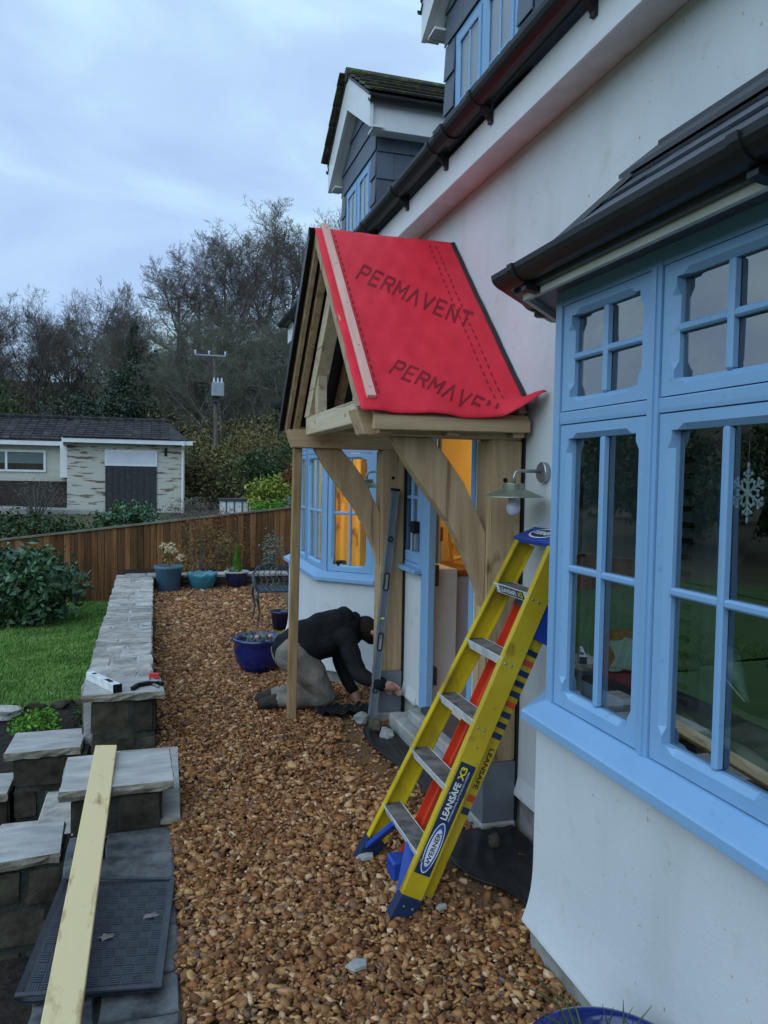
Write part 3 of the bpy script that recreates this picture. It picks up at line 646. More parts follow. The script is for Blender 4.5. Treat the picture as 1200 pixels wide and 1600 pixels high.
# bay roofs: slate courses between the gutter and the wall
def bay_roof(y0, y1):
    xe, ze, zt = 1.262, 2.452, 2.93; s = Vector((W-xe, 0, zt-ze)); L = s.length
    core = MB().add([(xe, y0-.06, ze), (xe, y1+.06, ze), (W-.004, y1-.10, zt), (W-.004, y0+.10, zt), (W-.004, y1+.46, ze), (W-.004, y0-.46, ze), (xe, y0-.06, ze-.03), (xe, y1+.06, ze-.03), (W-.004, y1+.46, ze-.03), (W-.004, y0-.46, ze-.03)],
                    [(0, 3, 2, 1), (1, 2, 4), (0, 5, 3), (0, 1, 7, 6), (1, 4, 8, 7), (5, 0, 6, 9), (6, 7, 8, 9), (2, 3, 5, 4)])
    br = part('bay_roof', core, 'slate', HOUSE)
    O = (xe, y1+.06, ze); wd = y1-y0+.12
    # u runs towards -Y so that U x V points outwards (towards -X, up)
    tile_plane('slate', br, 'slate', O, (0, -1, 0), s, [(0, 0), (wd, 0), (wd-.16, L), (.16, L)], .135, .25, th=.010, lift=.012)
    a = Vector((xe, y1+.06, ze)); b = Vector((W-.004, y1+.46, ze)); c = Vector((W-.004, y1-.10, zt)); u = (a-b).normalized(); n = (a-b).cross(c-b).normalized(); v = n.cross(u)
    tile_plane('slate', br, 'slate', b, u, v, [(0, 0), ((a-b).length, 0), ((c-b).dot(u), (c-b).dot(v))], .135, .25, th=.010, lift=.012)
    # hip and flashing
    part('hip', MB().beam(a+Vector((0, 0, .02)), c+Vector((0, 0, .02)), .06, .018, up=(-.5, .5, .7)), 'lead', br)
    part('flashing', MB().hexa([(W-.13, y0+.02, zt-.075), (W-.13, y1-.02, zt-.075), (W+.0, y1-.06, zt+.0), (W+.0, y0+.06, zt+.0)], [(W-.13, y0+.02, zt-.058), (W-.13, y1-.02, zt-.058), (W-.003, y1-.06, zt+.05), (W-.003, y0+.06, zt+.05)]), 'lead', br)
    part('flashing_upstand', MB().box(W-.02, W-.004, y0+.09, y1-.09, zt-.02, zt+.055), 'lead', br, bevel=.004)
bay_roof(.2, 2.53); bay_roof(6.45, 8.0)

# dormers -----------------------------------------------------------------
def dormer(y0, y1, moss):
    xf = 1.745; zb, ze, zp = 3.70, 4.82, 5.22; ym = (y0+y1)/2; back = 4.0
    wz0, wz1 = 3.66, 4.47; a, b = y0+.17, y1-.17
    core = MB().box(xf+.03, back, y0+.01, y0+.17, zb-.05, ze).box(xf+.03, back, y1-.17, y1-.01, zb-.05, ze)
    core.prism([(y0+.01, 4.47), (y1-.01, 4.47), (y1-.01, ze), (ym, zp), (y0+.01, ze)], xf+.03, back, 0)
    d = part('dormer', core, 'cheek', HOUSE)
    # slate hung faces: gable, the strips beside the window and the cheeks
    t = (ym-y0)
    tile_plane('slate', d, 'cheek', (xf+.03, y1, 4.47), (0, -1, 0), (0, 0, 1), [(0, 0), (y1-y0, 0), (y1-y0, ze-4.47), (t, zp-4.47), (0, ze-4.47)], .20, .30, th=.008, lift=.012)
    for yy in (y0, y1-.165): tile_plane('slate', d, 'cheek', (xf+.03, yy+.165, zb-.1), (0, -1, 0), (0, 0, 1), [(0, 0), (.165, 0), (.165, 4.47-zb+.1), (0, 4.47-zb+.1)], .22, .30, th=.008, lift=.012)
    tile_plane('slate', d, 'cheek', (xf+.02, y0+.01, zb-.12), (1, 0, 0), (0, 0, 1), [(0, 0), (1.9, 0), (1.9, ze-zb+.12), (0, ze-zb+.12)], .22, .30, th=.008, lift=.012)
    # window
    X = frame_xf((xf+.02, a), (0, 1)); fr = MB()
    for u0, u1 in ((0, .04), (b-a-.04, b-a), ((b-a)/2-.03, (b-a)/2+.03)): xbox(fr, X, u0, u1, -.06, 0, wz0, wz1)
    xbox(fr, X, .04, b-a-.04, -.06, -.001, wz1-.04, wz1); xbox(fr, X, .04, b-a-.04, -.06, -.001, wz0, wz0+.04)
    part('window_frame', fr, 'blue', d, bevel=.003)
    h = (b-a)/2
    for u0, u1 in ((.043, h-.033), (h+.033, b-a-.043)):
        sash(d, X, u0, u1, wz0+.043, wz1-.043, st=.042, top=.045, bot=.05, rows=2, split=.45, cham=.004, q=.006, gd=.009, bar=.02)
    part('blind', xbox(MB(), X, .042, (b-a)/2-.032, -.024, -.019, wz0+.09, wz1-.08), 'innerblind', d); part('blind', xbox(MB(), X, (b-a)/2+.032, b-a-.042, -.024, -.019, wz0+.09, wz1-.08), 'innerblind', d)
    # roof: boarded verge, tiles, side fascia and small gutters
    ov = .17; dz = .66; zr = 5.335
    for s_ in (-1, 1):
        ye = ym+s_*(t+ov); zee = zr-(t+ov)*dz
        V = Vector((0, ym-ye, zr-zee)); L = V.length; U = Vector((1, 0, 0)) if s_ < 0 else Vector((-1, 0, 0)); xo = xf-.10 if s_ < 0 else back
        N = U.cross(V).normalized()
        rp = MB().hexa([(xf-.10, ye, zee), (back, ye, zee), (back, ym, zr), (xf-.10, ym, zr)], [Vector(p)+N*.02 for p in ((xf-.10, ye, zee), (back, ye, zee), (back, ym, zr), (xf-.10, ym, zr))])
        part('roof_board', rp, 'lead', d)
        tile_plane('roof_tile', d, 'mosstile' if moss else 'slate', Vector((xo, ye, zee))+N*.02, U, V, [(0, 0), (back-xf+.16, 0), (back-xf+.16, L), (0, L)], .2, .3, th=.018, lift=.018, jit=.006, uneven=.006)
        # barge board along the verge
        p0, p1 = Vector((xf-.09, ye, zee)), Vector((xf-.09, ym, zr)); dn = Vector((0, 0, -1))
        part('barge_board', MB().hexa([p0+dn*.25, p0+dn*.25+Vector((.03, 0, 0)), p1+dn*.29+Vector((.03, 0, 0)), p1+dn*.29], [p0+dn*.003, p0+dn*.003+Vector((.03, 0, 0)), p1+dn*.003+Vector((.03, 0, 0)), p1+dn*.003]), 'white', d)
        part('verge_soffit', MB().hexa([p0+dn*.245+Vector((.031, 0, 0)), p0+dn*.245+Vector((.12, 0, 0)), p1+dn*.28+Vector((.12, 0, 0)), p1+dn*.28+Vector((.031, 0, 0))], [p0+dn*.23+Vector((.031, 0, 0)), p0+dn*.23+Vector((.12, 0, 0)), p1+dn*.265+Vector((.12, 0, 0)), p1+dn*.265+Vector((.031, 0, 0))]), 'white', d)
        fy = ye-s_*.03
        part('side_fascia', MB().box(xf-.058, back, min(fy, fy-s_*.02), max(fy, fy-s_*.02), zee-.25, zee-.002), 'white', d, bevel=.002)
        part('side_soffit', MB().box(xf-.058, back, min(fy-s_*.021, ym+s_*t), max(fy-s_*.021, ym+s_*t), zee-.245, zee-.23), 'white', d)
        part('side_gutter', MB().sweep([(xf-.10, fy), (back, fy)] if s_ > 0 else [(back, fy), (xf-.10, fy)], gut_prof(.05, zee-.012, .045)), 'gutter', d)
    part('ridge_tile', MB().tube([(xf-.11, ym, zr+.02), (back, ym, zr+.02)], .06, 10), 'mosstile' if moss else 'slate', d)
dormer(6.28, 7.49, True); dormer(3.49, 4.69, True)

# door and side light -------------------------------------------------------
dy0, dy1 = DOOR[:2]
X = frame_xf((W-.012, 4.05), (0, 1)); fr = MB()
xbox(fr, X, .0, .05, -.055, 0, .18, 2.1); xbox(fr, X, .74, .84, -.055, 0, .18, 2.1); xbox(fr, X, .085, .74, -.055, -.001, 2.03, 2.1)
df = part('door_frame', fr, 'blue', HOUSE, bevel=.006)
part('door_jamb_panel', xbox(MB(), X, .841, .889, -.05, -.006, .18, 2.1), 'blue', df)
part('threshold', xbox(MB(), X, .051, .739, -.12, .03, .182, .215), 'lead', df)
fr = MB(); X2 = frame_xf((W-.01, 4.945), (0, 1))
xbox(fr, X2, 0, .035, -.1, 0, 1.12, 2.1); xbox(fr, X2, .455, .49, -.1, 0, 1.12, 2.1); xbox(fr, X2, .035, .455, -.1, -.001, 2.06, 2.1); xbox(fr, X2, .035, .455, -.1, -.001, 1.12, 1.15)
sw = part('side_window', fr, 'blue', HOUSE, bevel=.003)
sash(sw, X2, .04, .45, 1.155, 2.055, st=.075, top=.06, bot=.07, split=.5)
part('sill', xbox(MB(), X2, -.02, .51, -.06, .055, 1.09, 1.122), 'blue', sw, bevel=.005)
part('side_blind', xbox(MB(), X2, .05, .44, -.16, -.15, 1.15, 2.06), 'innerblind', sw)
part('hinge', MB().box(1.805, 1.85, 4.845, 4.91, 1.02, 1.16), 'lead', df); part('hinge', MB().box(1.805, 1.85, 4.845, 4.91, .34, .46), 'lead', df)
part('step', MB().box(1.585, 1.775, 4.0, 5.08, -.03, .10), 'concrete', HOUSE, bevel=.01)
part('step', MB().box(1.66, 1.775, 4.05, 4.9, .102, .175), 'concrete', HOUSE, bevel=.01)

# ================================================================== PORCH
PORCH = root('porch', 'unfinished oak porch over the door with red roofing membrane', 'porch', (1.6, 4.45, 0))
RY, RZ, EY, EZ, XF, XB = 4.45, 3.185, 3.40, 2.115, .885, 1.735
for y in (3.45, 5.30):
    p = part('post', MB().box(1.575, 1.745, y, y+.17, .335, 1.945), 'oakz', PORCH, bevel=.008, seg=2)
    part('post_shoe', MB().box(1.571, 1.747, y-.004, y+.174, .035, .334), 'greybase', PORCH, bevel=.003)
    part('post_pad', MB().box(1.56, 1.75, y-.02, y+.19, -.06, .034), 'concrete', PORCH, bevel=.008)
    part('damp_strip', MB().box(1.747, 1.7575, y-.008, y+.178, .04, 1.95), 'black', PORCH)
    part('peg_hole_shade', MB().prism([(1.745+.013*math.cos(a*.785), 1.655+.013*math.sin(a*.785)) for a in range(8)], y-.002, y+.02, 1), 'hair', p)  # dark plug; its colour stands in for the shade inside the peg hole
    # plate with raked front end
    part('plate', MB().prism([(1.945, .932), (2.068, .888), (2.068, 1.745), (1.945, 1.745)], y, y+.15, 1), 'oakx', PORCH, bevel=.006)
    # curved brace
    up = [(1.082, 1.944), (1.17, 1.80), (1.265, 1.675), (1.377, 1.535), (1.46, 1.39), (1.53, 1.235), (1.574, 1.106)]
    dn = [(1.574, 1.485), (1.515, 1.60), (1.45, 1.73), (1.36, 1.85), (1.275, 1.944)]
    poly = [(z, x) for x, z in up+dn]
    part('brace', MB().prism(poly, y+.035, y+.115, 1), 'oakz', PORCH, bevel=.004)
part('tie_beam', MB().prism([(3.475, 2.15), (3.405, 2.085), (3.405, 1.99), (3.43, 2.072), (3.615, 2.072), (3.615, 2.028), (5.24, 2.028), (5.24, 2.15)], 1.0, 1.09, 0), 'oaklight', PORCH, bevel=.005)
tb = [(3.56, 2.085), (4.1, 2.085), (4.92, 2.10), (5.15, 2.08)]
for y, z in tb: part('peg', MB().prism([(y+.011*math.cos(a*.785), z+.011*math.sin(a*.785)) for a in range(8)], .997, 1.02, 0), 'oakz', PORCH)
sl_ = Vector((0, EY-RY, EZ-RZ)).normalized(); nrm = Vector((0, -sl_.z*-1, sl_.y*-1)); nrm = Vector((0, sl_.z, -sl_.y)); nrm = nrm if nrm.z > 0 else -nrm     # outward normal, near slope
def rafter(x0, x1, s_, depth, top, zlo, name='rafter', m='rafter', yend=0.0):
    # s_ = -1 near slope, 1 far slope; top = distance below the membrane
    sl2 = Vector((0, -sl_.y if s_ > 0 else sl_.y, sl_.z)); n2 = Vector((0, -nrm.y if s_ > 0 else nrm.y, nrm.z))
    R0 = Vector((0, RY, RZ)); L = (zlo-RZ)/sl2.z
    a, b = R0-n2*top, R0-n2*(top+depth)
    a = Vector((0, RY, RZ-top/n2.z)); b = Vector((0, RY, RZ-(top+depth)/n2.z))
    la, lb = (zlo-a.z)/sl2.z, (zlo-b.z)/sl2.z
    g = .003*s_
    poly = [(a.y+g, a.z), (b.y+g, b.z), (b.y+sl2.y*lb, zlo), (a.y+sl2.y*la, zlo)]
    return part(name, MB().prism(poly, x0, x1, 0), m, PORCH, bevel=.003)
for s_ in (-1, 1):
    rafter(.892, .922, s_, .07, .008, 2.07, 'barge_rafter')
    for x in (.945, 1.22, 1.45, 1.68): rafter(x, x+.045, s_, .085, .008, 2.07)
    rafter(1.0, 1.085, s_, .115, .115, 2.152, 'principal_rafter', 'oaklight')
    # curved struts of the truss
    yc = RY+s_*.50
    part('strut', MB().prism([(yc-.045, 2.153), (yc+.045, 2.153), (yc+.052, 2.30), (yc+.02, 2.50), (yc-.06, 2.50), (yc-.035, 2.30)] if s_ > 0 else [(yc-.045, 2.153), (yc+.045, 2.153), (yc+.035, 2.30), (yc+.06, 2.50), (yc-.02, 2.50), (yc-.052, 2.30)], 1.012, 1.075, 0), 'oaklight', PORCH, bevel=.004)
    part('purlin', MB().box(.95, 1.74, RY+s_*.98-.03, RY+s_*.98+.03, 2.072, 2.095), 'oakx', PORCH, bevel=.003)
part('ridge_beam', MB().box(.925, 1.74, RY-.02, RY+.02, 2.95, 3.10), 'oakx', PORCH, bevel=.003)
part('eave_board', MB().hexa([(.95, 3.350, 1.965), (1.735, 3.350, 1.975), (1.735, 3.385, 1.975), (.95, 3.385, 1.965)], [(.95, 3.350, 2.030), (1.735, 3.350, 2.030), (1.735, 3.385, 2.060), (.95, 3.385, 2.060)]), 'oakx', PORCH, bevel=.004)
part('eave_board', MB().box(.95, 1.735, 5.515, 5.555, 2.0, 2.105), 'oakx', PORCH, bevel=.004)
for x in (.99, 1.32, 1.66): part('rafter_foot', MB().box(x, x+.06, 3.387, 3.448, 1.952, 1.999), 'oakx', PORCH)
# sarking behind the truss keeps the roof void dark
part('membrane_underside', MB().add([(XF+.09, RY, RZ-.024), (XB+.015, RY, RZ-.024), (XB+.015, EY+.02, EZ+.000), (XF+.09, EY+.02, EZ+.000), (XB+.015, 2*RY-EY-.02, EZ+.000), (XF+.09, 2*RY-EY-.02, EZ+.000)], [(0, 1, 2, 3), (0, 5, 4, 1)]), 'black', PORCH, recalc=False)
# the membrane: near slope, far slope
def mem(u, v):                        # u across (front to wall), v from ridge to eave and a little beyond
    s = v*1.065
    x = XF+(XB-XF)*u
    lip = max(0., s-1.0)*30           # 0..1 over the last strip
    y = RY+(EY-RY)*s; z = RZ+(EZ-RZ)*s
    w = .0025*math.sin(u*9+v*5)*math.sin(v*7+1)+.0045*math.exp(-(u*14)**2)*math.sin(v*21)
    w += .008*math.sin(u*17+.6)*max(0, v-.85)*6+.0022*math.sin(u*41+v*13)*math.sin(v*29+u*7)-.005*abs(math.sin((x-.965)*13.3))*math.sin(min(1, v)*3.14)
    # wall end of the eave reaches out and curls up
    k = float(sstep(.80, 1.0, u)*sstep(.9, 1.0, v)); y -= .13*k; z += .105*k-.01*math.sin(u*30)*k
    z -= .007*float(sstep(.25, .7, u)*(1-sstep(.75, .9, u)))*float(sstep(.93, 1, v))
    return Vector((x, y, z))+nrm*w
mn = part('membrane', MB().grid(mem, 48, 60), 'red', PORCH, smooth=True, recalc=False)
bm = bmesh.new(); bm.from_mesh(mn.data); bmesh.ops.recalc_face_normals(bm, faces=bm.faces); bm.to_mesh(mn.data); bm.free()
md = mn.modifiers.new('thickness', 'SOLIDIFY'); md.thickness = .0025; md.offset = 0
mf = part('membrane', MB().grid(lambda u, v: (XF-.03+(XB-XF+.03)*u, 2*RY-(RY+(EY-RY)*v*1.04), RZ+(EZ-RZ)*v*1.04+.003*math.sin(u*8+v*6)), 24, 24), 'red', PORCH, smooth=True)
part('membrane_lining', MB().grid(lambda u, v: (XF-.03+(XB-XF+.03)*u, 2*RY-(RY+(EY-RY)*v*1.04)-.004, RZ+(EZ-RZ)*v*1.04+.003*math.sin(u*8+v*6)-.004), 24, 24), 'black', PORCH, smooth=True)
# front verge turned down, black side out on the far slope
part('verge_fold', MB().hexa([(XF-.033, RY, RZ-.075), (XF-.028, RY, RZ-.075), (XF-.028, 2*RY-EY+.04, EZ-.115), (XF-.033, 2*RY-EY+.04, EZ-.115)], [(XF-.033, RY, RZ+.004), (XF-.028, RY, RZ+.004), (XF-.028, 2*RY-EY+.04, EZ-.036), (XF-.033, 2*RY-EY+.04, EZ-.036)]), 'black', PORCH)
part('wall_flashing', MB().add([mem(1, v/20)+Vector((dx, 0, 0))+nrm*dn2 for v in range(0, 20) for dx, dn2 in ((-.004, .004), (.018, .008))], [(2*i, 2*i+1, 2*i+3, 2*i+2) for i in range(19)]), 'black', PORCH)
def rp(s, x, off=0.): return Vector((x, RY+(EY-RY)*s, RZ+(EZ-RZ)*s))+nrm*off
bt = MB(); a, b = rp(-.015, .925, .004), rp(1.01, .925, .004)
bt.hexa([b, b+Vector((.042, 0, 0)), a+Vector((.042, 0, 0)), a], [b+nrm*.02, b+Vector((.042, 0, 0))+nrm*.02, a+Vector((.042, 0, 0))+nrm*.02, a+nrm*.02])
batten = part('batten', bt, 'batten', PORCH, bevel=.002)
for s in (.02, .27, .52, .76, .97): part('nail', MB().prism([(.945+.004*math.cos(k), 0+.004*math.sin(k)) for k in range(6)], 0, .001, 2), 'steel', batten) if False else part('nail', MB().ellipsoid(rp(s, .948, .0245), (.005, .005, .002), 8, 4), 'steel', batten)
# printed dashes along the lap lines
dm = MB()
for x in (.992, 1.575, 1.618):
    s = .04
    while s < .97:
        w = .0045; on = lambda s_, x_: mem((x_-XF)/(XB-XF), s_/1.065)+nrm*.0022
        dm.add([on(s, x-w), on(s, x+w), on(s+.022, x+w), on(s+.022, x-w)], [(0, 1, 2, 3)]); s += .040
part('printed_dashes', dm, 'redprint', PORCH, recalc=False, kind='stuff')
# lettering printed on the sheet, in (x, distance down the slope) coordinates
STROKES = {'P': ([(0, 0), (0, 1), (.62, 1), (.74, .88), (.74, .62), (.62, .5), (0, .5)],), 'E': ([(.7, 0), (0, 0), (0, 1), (.7, 1)], [(0, .5), (.6, .5)]),
    'R': ([(0, 0), (0, 1), (.62, 1), (.74, .88), (.74, .62), (.62, .5), (0, .5)], [(.4, .5), (.76, 0)]), 'M': ([(0, 0), (0, 1), (.45, .35), (.9, 1), (.9, 0)],), 'A': ([(0, 0), (.42, 1), (.84, 0)],),
    'V': ([(0, 1), (.42, 0), (.84, 1)],), 'N': ([(0, 0), (0, 1), (.76, 0), (.76, 1)],), 'T': ([(0, 1), (.84, 1)], [(.42, 1), (.42, 0)])}
def print_on_sheet(word, o, u, v, cut=None):
    """printed letters drawn as thick strokes, in sheet coordinates (x, distance down the slope)"""
    tot = sum({'M': .9, 'A': .84, 'V': .84, 'T': .84}.get(c, .75)+.42 for c in word)-.42; pen = 0.; mb = MB(); k = 0
    cap = tot and 1.0
    for c in word:
        for st in STROKES[c]:
            for (a, b) in zip(st[:-1], st[1:]):
                d = Vector((b[0]-a[0], b[1]-a[1])); L = d.length; d /= L; nn = Vector((-d.y, d.x))*.10; a_, b_ = Vector(a)-d*.07, Vector(b)+d*.07; n_ = max(1, int(L/.3)); k += 1
                for i_ in range(n_):
                    p, q = a_+(b_-a_)*(i_/n_), a_+(b_-a_)*((i_+1)/n_); quad = []
                    for r in (p-nn, q-nn, q+nn, p+nn):
                        X_, S_ = o[0]+u[0]*(pen+r.x)/tot+v[0]*r.y, o[1]+u[1]*(pen+r.x)/tot+v[1]*r.y
                        quad.append((X_, S_))
                    if cut and max(q_[1] for q_ in quad) > cut: continue
                    mb.add([mem((X_-XF)/(XB-XF), S_/1.065)+nrm*(.0022+.00012*(k % 5)) for X_, S_ in quad], [(0, 1, 2, 3)])
        pen += {'M': .9, 'A': .84, 'V': .84, 'T': .84}.get(c, .75)+.42
    part('lettering', mb, 'redprint', PORCH, recalc=False)
print_on_sheet('PERMAVENT', (1.051, 0.331), (0.545, 0.261), (0.067, -0.089), None)
print_on_sheet('PERMAVENT', (1.076, 0.874), (0.495, 0.227), (0.062, -0.063), 1.035)

# prop under the far plate
solo('timber_prop', MB().hexa([(.921, 5.37, 0), (.983, 5.37, 0), (.983, 5.43, 0), (.921, 5.43, 0)], [(.942, 5.37, 1.944), (1.002, 5.37, 1.944), (1.002, 5.43, 1.944), (.942, 5.43, 1.944)]), 'proptimber', 'thin sawn timber prop holding up the porch plate', 'prop', (.95, 5.4, 0), bevel=.004)

# ================================================================== LADDER
LAD = root('step_ladder', 'yellow fibreglass step ladder leaning against the porch post', 'ladder', (1.1, 3.1, 0))
LK = .49; LY = 3.095
la = Vector((LK, 0, 1)).normalized(); ln_ = Vector((1, 0, -LK)).normalized()          # up the rail, towards the back
def lad(z, q, y): return Vector((.905+LK*z, LY+y, z))+ln_*q
def half(z): return .272-.068*z
def rail(s_):
    mb = MB()
    for (q0, q1, t0, t1) in ((0, .092, 0, .006), (0, .007, .006, .034), (.085, .092, .006, .034)):
        pts = []
        for z in (.035, 1.478):
            h = half(z)*s_
            pts.append([lad(z, q0, h-s_*t0), lad(z, q1, h-s_*t0), lad(z, q1, h-s_*t1), lad(z, q0, h-s_*t1)])
        mb.hexa(pts[0], pts[1])
    return mb
rails = {}
for s_ in (-1, 1): rails[s_] = part('front_rail', rail(s_), 'yellow' if s_ < 0 else 'yellowdirty', LAD)
for i, z in enumerate((.235, .49, .745, 1.0, 1.262)):
    h = half(z)-.007; t = Vector((1, 0, 0))
    a, b = lad(z, .001, -h), lad(z, .001, h)
    mb = MB()
    mb.hexa([a, a+t*.085, b+t*.085, b], [p+Vector((0, 0, .006)) for p in (a, a+t*.085, b+t*.085, b)])
    tr = part('tread', mb, 'treadtop', LAD)
    f = MB(); d = Vector((-.004, 0, 0)); lo_ = Vector((.016, 0, -.036))
    f.hexa([a+lo_+d, a+lo_, b+lo_, b+lo_+d], [a+Vector((0, 0, .008))+d, a+Vector((0, 0, .008)), b+Vector((0, 0, .008)), b+Vector((0, 0, .008))+d])
    part('tread_lip', f, 'alu', tr)
    part('rear_lip', MB().hexa([a+t*.085+Vector((0, 0, -.03)), a+t*.089+Vector((0, 0, -.03)), b+t*.089+Vector((0, 0, -.03)), b+t*.085+Vector((0, 0, -.03))], [a+t*.085+Vector((0, 0, .006)), a+t*.089+Vector((0, 0, .006)), b+t*.089+Vector((0, 0, .006)), b+t*.085+Vector((0, 0, .006))]), 'alu', tr)
    for s_ in (-1, 1):
        for q in (.02, .05): part('rivet', MB().ellipsoid(lad(z-.01, q, s_*(half(z-.01)+.001)), (.006, .003, .006), 8, 4), 'steel', tr)
    if i == 4:
        pl = MB(); e0, e1 = .28, .80; n_ = Vector((-.036, 0, -.016)).normalized(); up_ = (Vector((0, 0, .008))-lo_).normalized()
        # label faces outwards (away from the wall); reads left to right from +Y to -Y
        base = lambda u, w: b+(a-b)*u+lo_+d+(Vector((0, 0, .008))-lo_)*w+n_*.0015
        pl.add([base(.17, .12), base(.84, .12), base(.84, .92), base(.17, .92)], [(0, 1, 2, 3)]); part('label', pl, 'navyprint', tr, recalc=False)
        text_part('LEANSAFE', base(.20, .26), base(.64, .26)-base(.20, .26), base(.20, .78)-base(.20, .26), n_, 'whiteprint', tr, bold=.03, off=.001)
        text_part('X3', base(.67, .26), base(.81, .26)-base(.67, .26), base(.67, .78)-base(.67, .26), n_, 'yellowprint', tr, bold=.03, off=.001)
# top cap with its oval badge
zc = 1.478; hc = half(zc)+.012
A = lad(zc, -.012, -hc); Bq = lad(zc, -.012, hc)
ct = Vector((.93, 0, .37)).normalized()                     # the cap's top slopes up to the wall
capn = Vector((-ct.z, 0, ct.x))
mb = MB(); mb.hexa([A+capn*-.03, A+ct*.125+capn*-.03, Bq+ct*.125+capn*-.03, Bq+capn*-.03], [A, A+ct*.125, Bq+ct*.125, Bq])
cap = part('top_cap', mb, 'ladboot', LAD, bevel=.006)
capm = K['ladblue']; cap.data.materials[0] = capm
cc = (A+Bq)/2+ct*.062+capn*.002
oval = lambda ru, rv, off: [cc+Vector((0, -ru*math.cos(t*.2618), 0))+ct*(rv*math.sin(t*.2618))+capn*off for t in range(24)]
part('badge', MB().add(oval(.105, .048, .001), [tuple(range(24))]), 'whiteprint', cap, recalc=False)
part('badge', MB().add(oval(.092, .038, .002), [tuple(range(24))]), 'navyprint', cap, recalc=False)
text_part('WERNER', cc+Vector((0, .075, 0))-ct*.016+capn*.003, Vector((0, -.15, 0)), ct*.032, capn, 'whiteprint', cap, bold=.03, off=.0005)
# boots and blue corner braces
for s_ in (-1, 1):
    h = half(.05)*s_; y0, y1 = sorted((h+s_*.008, h-s_*.042)); Y0, Y1 = y0, y1
    pts = lambda z, q0, q1: [lad(z, q0, Y0), lad(z, q1, Y0), lad(z, q1, Y1), lad(z, q0, Y1)]
    bot = pts(.002, -.02, .10); bot = [Vector((p.x, p.y, .0)) for p in bot]
    bt_ = part('foot', MB().hexa(bot, pts(.095, -.008, .10)), 'ladboot', LAD, bevel=.006)
    for q in (.025, .065): part('bolt', MB().ellipsoid(lad(.06, q, s_*(abs(h)+.009)), (.006, .003, .006), 8, 4), 'steel', bt_)
    part('corner_brace', MB().beam(lad(.06, .02, h-s_*.03), lad(.225, .03, s_*.10), .022, .045, up=(1, 0, .2)), 'ladblue', LAD, bevel=.003)
# rear: red centre leg, striped yellow rear rail
def bar(y, q0, q1, z0, z1, w, y1_=None):
    y1_ = y if y1_ is None else y1_; mb = MB(); t = .005
    for (a0, a1, b0, b1) in ((-w/2, w/2, q1-t, q1), (-w/2, -w/2+t, q0, q1-t), (w/2-t, w/2, q0, q1-t)):
        mb.hexa([lad(z0, b0, y+a0), lad(z0, b1, y+a0), lad(z0, b1, y+a1), lad(z0, b0, y+a1)], [lad(z1, b0, y1_+a0), lad(z1, b1, y1_+a0), lad(z1, b1, y1_+a1), lad(z1, b0, y1_+a1)])
    return mb
part('rear_leg', bar(.045, .098, .135, .07, 1.22, .085, .055), 'ladred', LAD)
part('rear_leg_bracket', bar(.055, .096, .15, 1.17, 1.30, .095, .058), 'steel', LAD)
lf = lad(.0, .08, 0); part('rear_foot', MB().box(.995, 1.08, LY-.005, LY+.095, 0.0, .085), 'ladblue', LAD, bevel=.008)
yr = -.20; part('rear_rail', bar(yr, .105, .16, .10, 1.12, .03, yr+.045), 'yellow', LAD)
part('spreader', bar(yr+.045, .10, .185, 1.12, 1.26, .05, yr+.05), 'ladblue', LAD)
for i in range(9):                                                # warning stripes on the outer face of the rear rail
    z = .72+.042*i; yy = LY+yr+.045*(z-.10)/1.02-.0165
    q = lambda z_, q_: Vector((.905+LK*z_, yy-.0003, z_))+ln_*q_
    part('stripe', MB().add([q(z, .107), q(z, .158), q(z+.022, .158+.0), q(z+.022, .107)], [(0, 1, 2, 3)]), ('navyprint', 'navyprint', 'navyprint', 'redsticker')[i % 4] if i % 4 < 4 else 'navyprint', LAD, recalc=False)
for z, m in ((.42, 'navyprint'), (.47, 'redsticker')):
    yy = LY+yr+.045*(z-.10)/1.02-.0165; q = lambda z_, q_: Vector((.905+LK*z_, yy-.0003, z_))+ln_*q_
    part('stripe', MB().add([q(z, .125), q(z, .158), q(z+.026, .158), q(z+.026, .125)], [(0, 1, 2, 3)]), m, LAD, recalc=False)
text_part('LEANSAFE', lad(.68, .128, yr+.045*.55-.0168), (lad(.52, .128, yr+.045*.42-.0168)-lad(.68, .128, yr+.045*.55-.0168)), ln_*.022, (0, -1, 0), 'blackprint', LAD, bold=.02, off=.001)
# big label on the outer face of the right hand rail
def rl(z, q, off=.0012): h = half(z); return lad(z, q, -(h+off))
lb = part('label', MB().add([rl(.18, .009), rl(.18, .083), rl(.60, .083), rl(.60, .009)], [(0, 1, 2, 3)]), 'navyprint', LAD, recalc=False)
ox = lambda ru, rq, off: [rl(.28+ru*math.cos(t*.1963), .046+rq*math.sin(t*.1963), off) for t in range(32)]
for ru, rq, off, m in ((.094, .031, .0018, 'whiteprint'), (.089, .027, .0022, 'blueprint'), (.070, .021, .0026, 'whiteprint')):
    part('badge', MB().add(ox(ru, rq, off), [tuple(range(32))]), m, lb, recalc=False)
text_part('WERNER', rl(.222, .057, .003), rl(.338, .057, .003)-rl(.222, .057, .003), -ln_*.020, (0, -1, 0), 'navyprint', lb, bold=.02, off=.0002)
text_part('LEANSAFE', rl(.385, .052, .002), rl(.525, .052, .002)-rl(.385, .052, .002), -ln_*.030, (0, -1, 0), 'whiteprint', lb, bold=.03, off=.0004)
text_part('X3', rl(.535, .052, .002), rl(.585, .052, .002)-rl(.535, .052, .002), -ln_*.030, (0, -1, 0), 'yellowprint', lb, bold=.03, off=.0004)
text_part('PROFESSIONAL EXTENSION LADDER', rl(.385, .066, .002), rl(.575, .066, .002)-rl(.385, .066, .002), -ln_*.008, (0, -1, 0), 'whiteprint', lb, bold=.0, off=.0004)

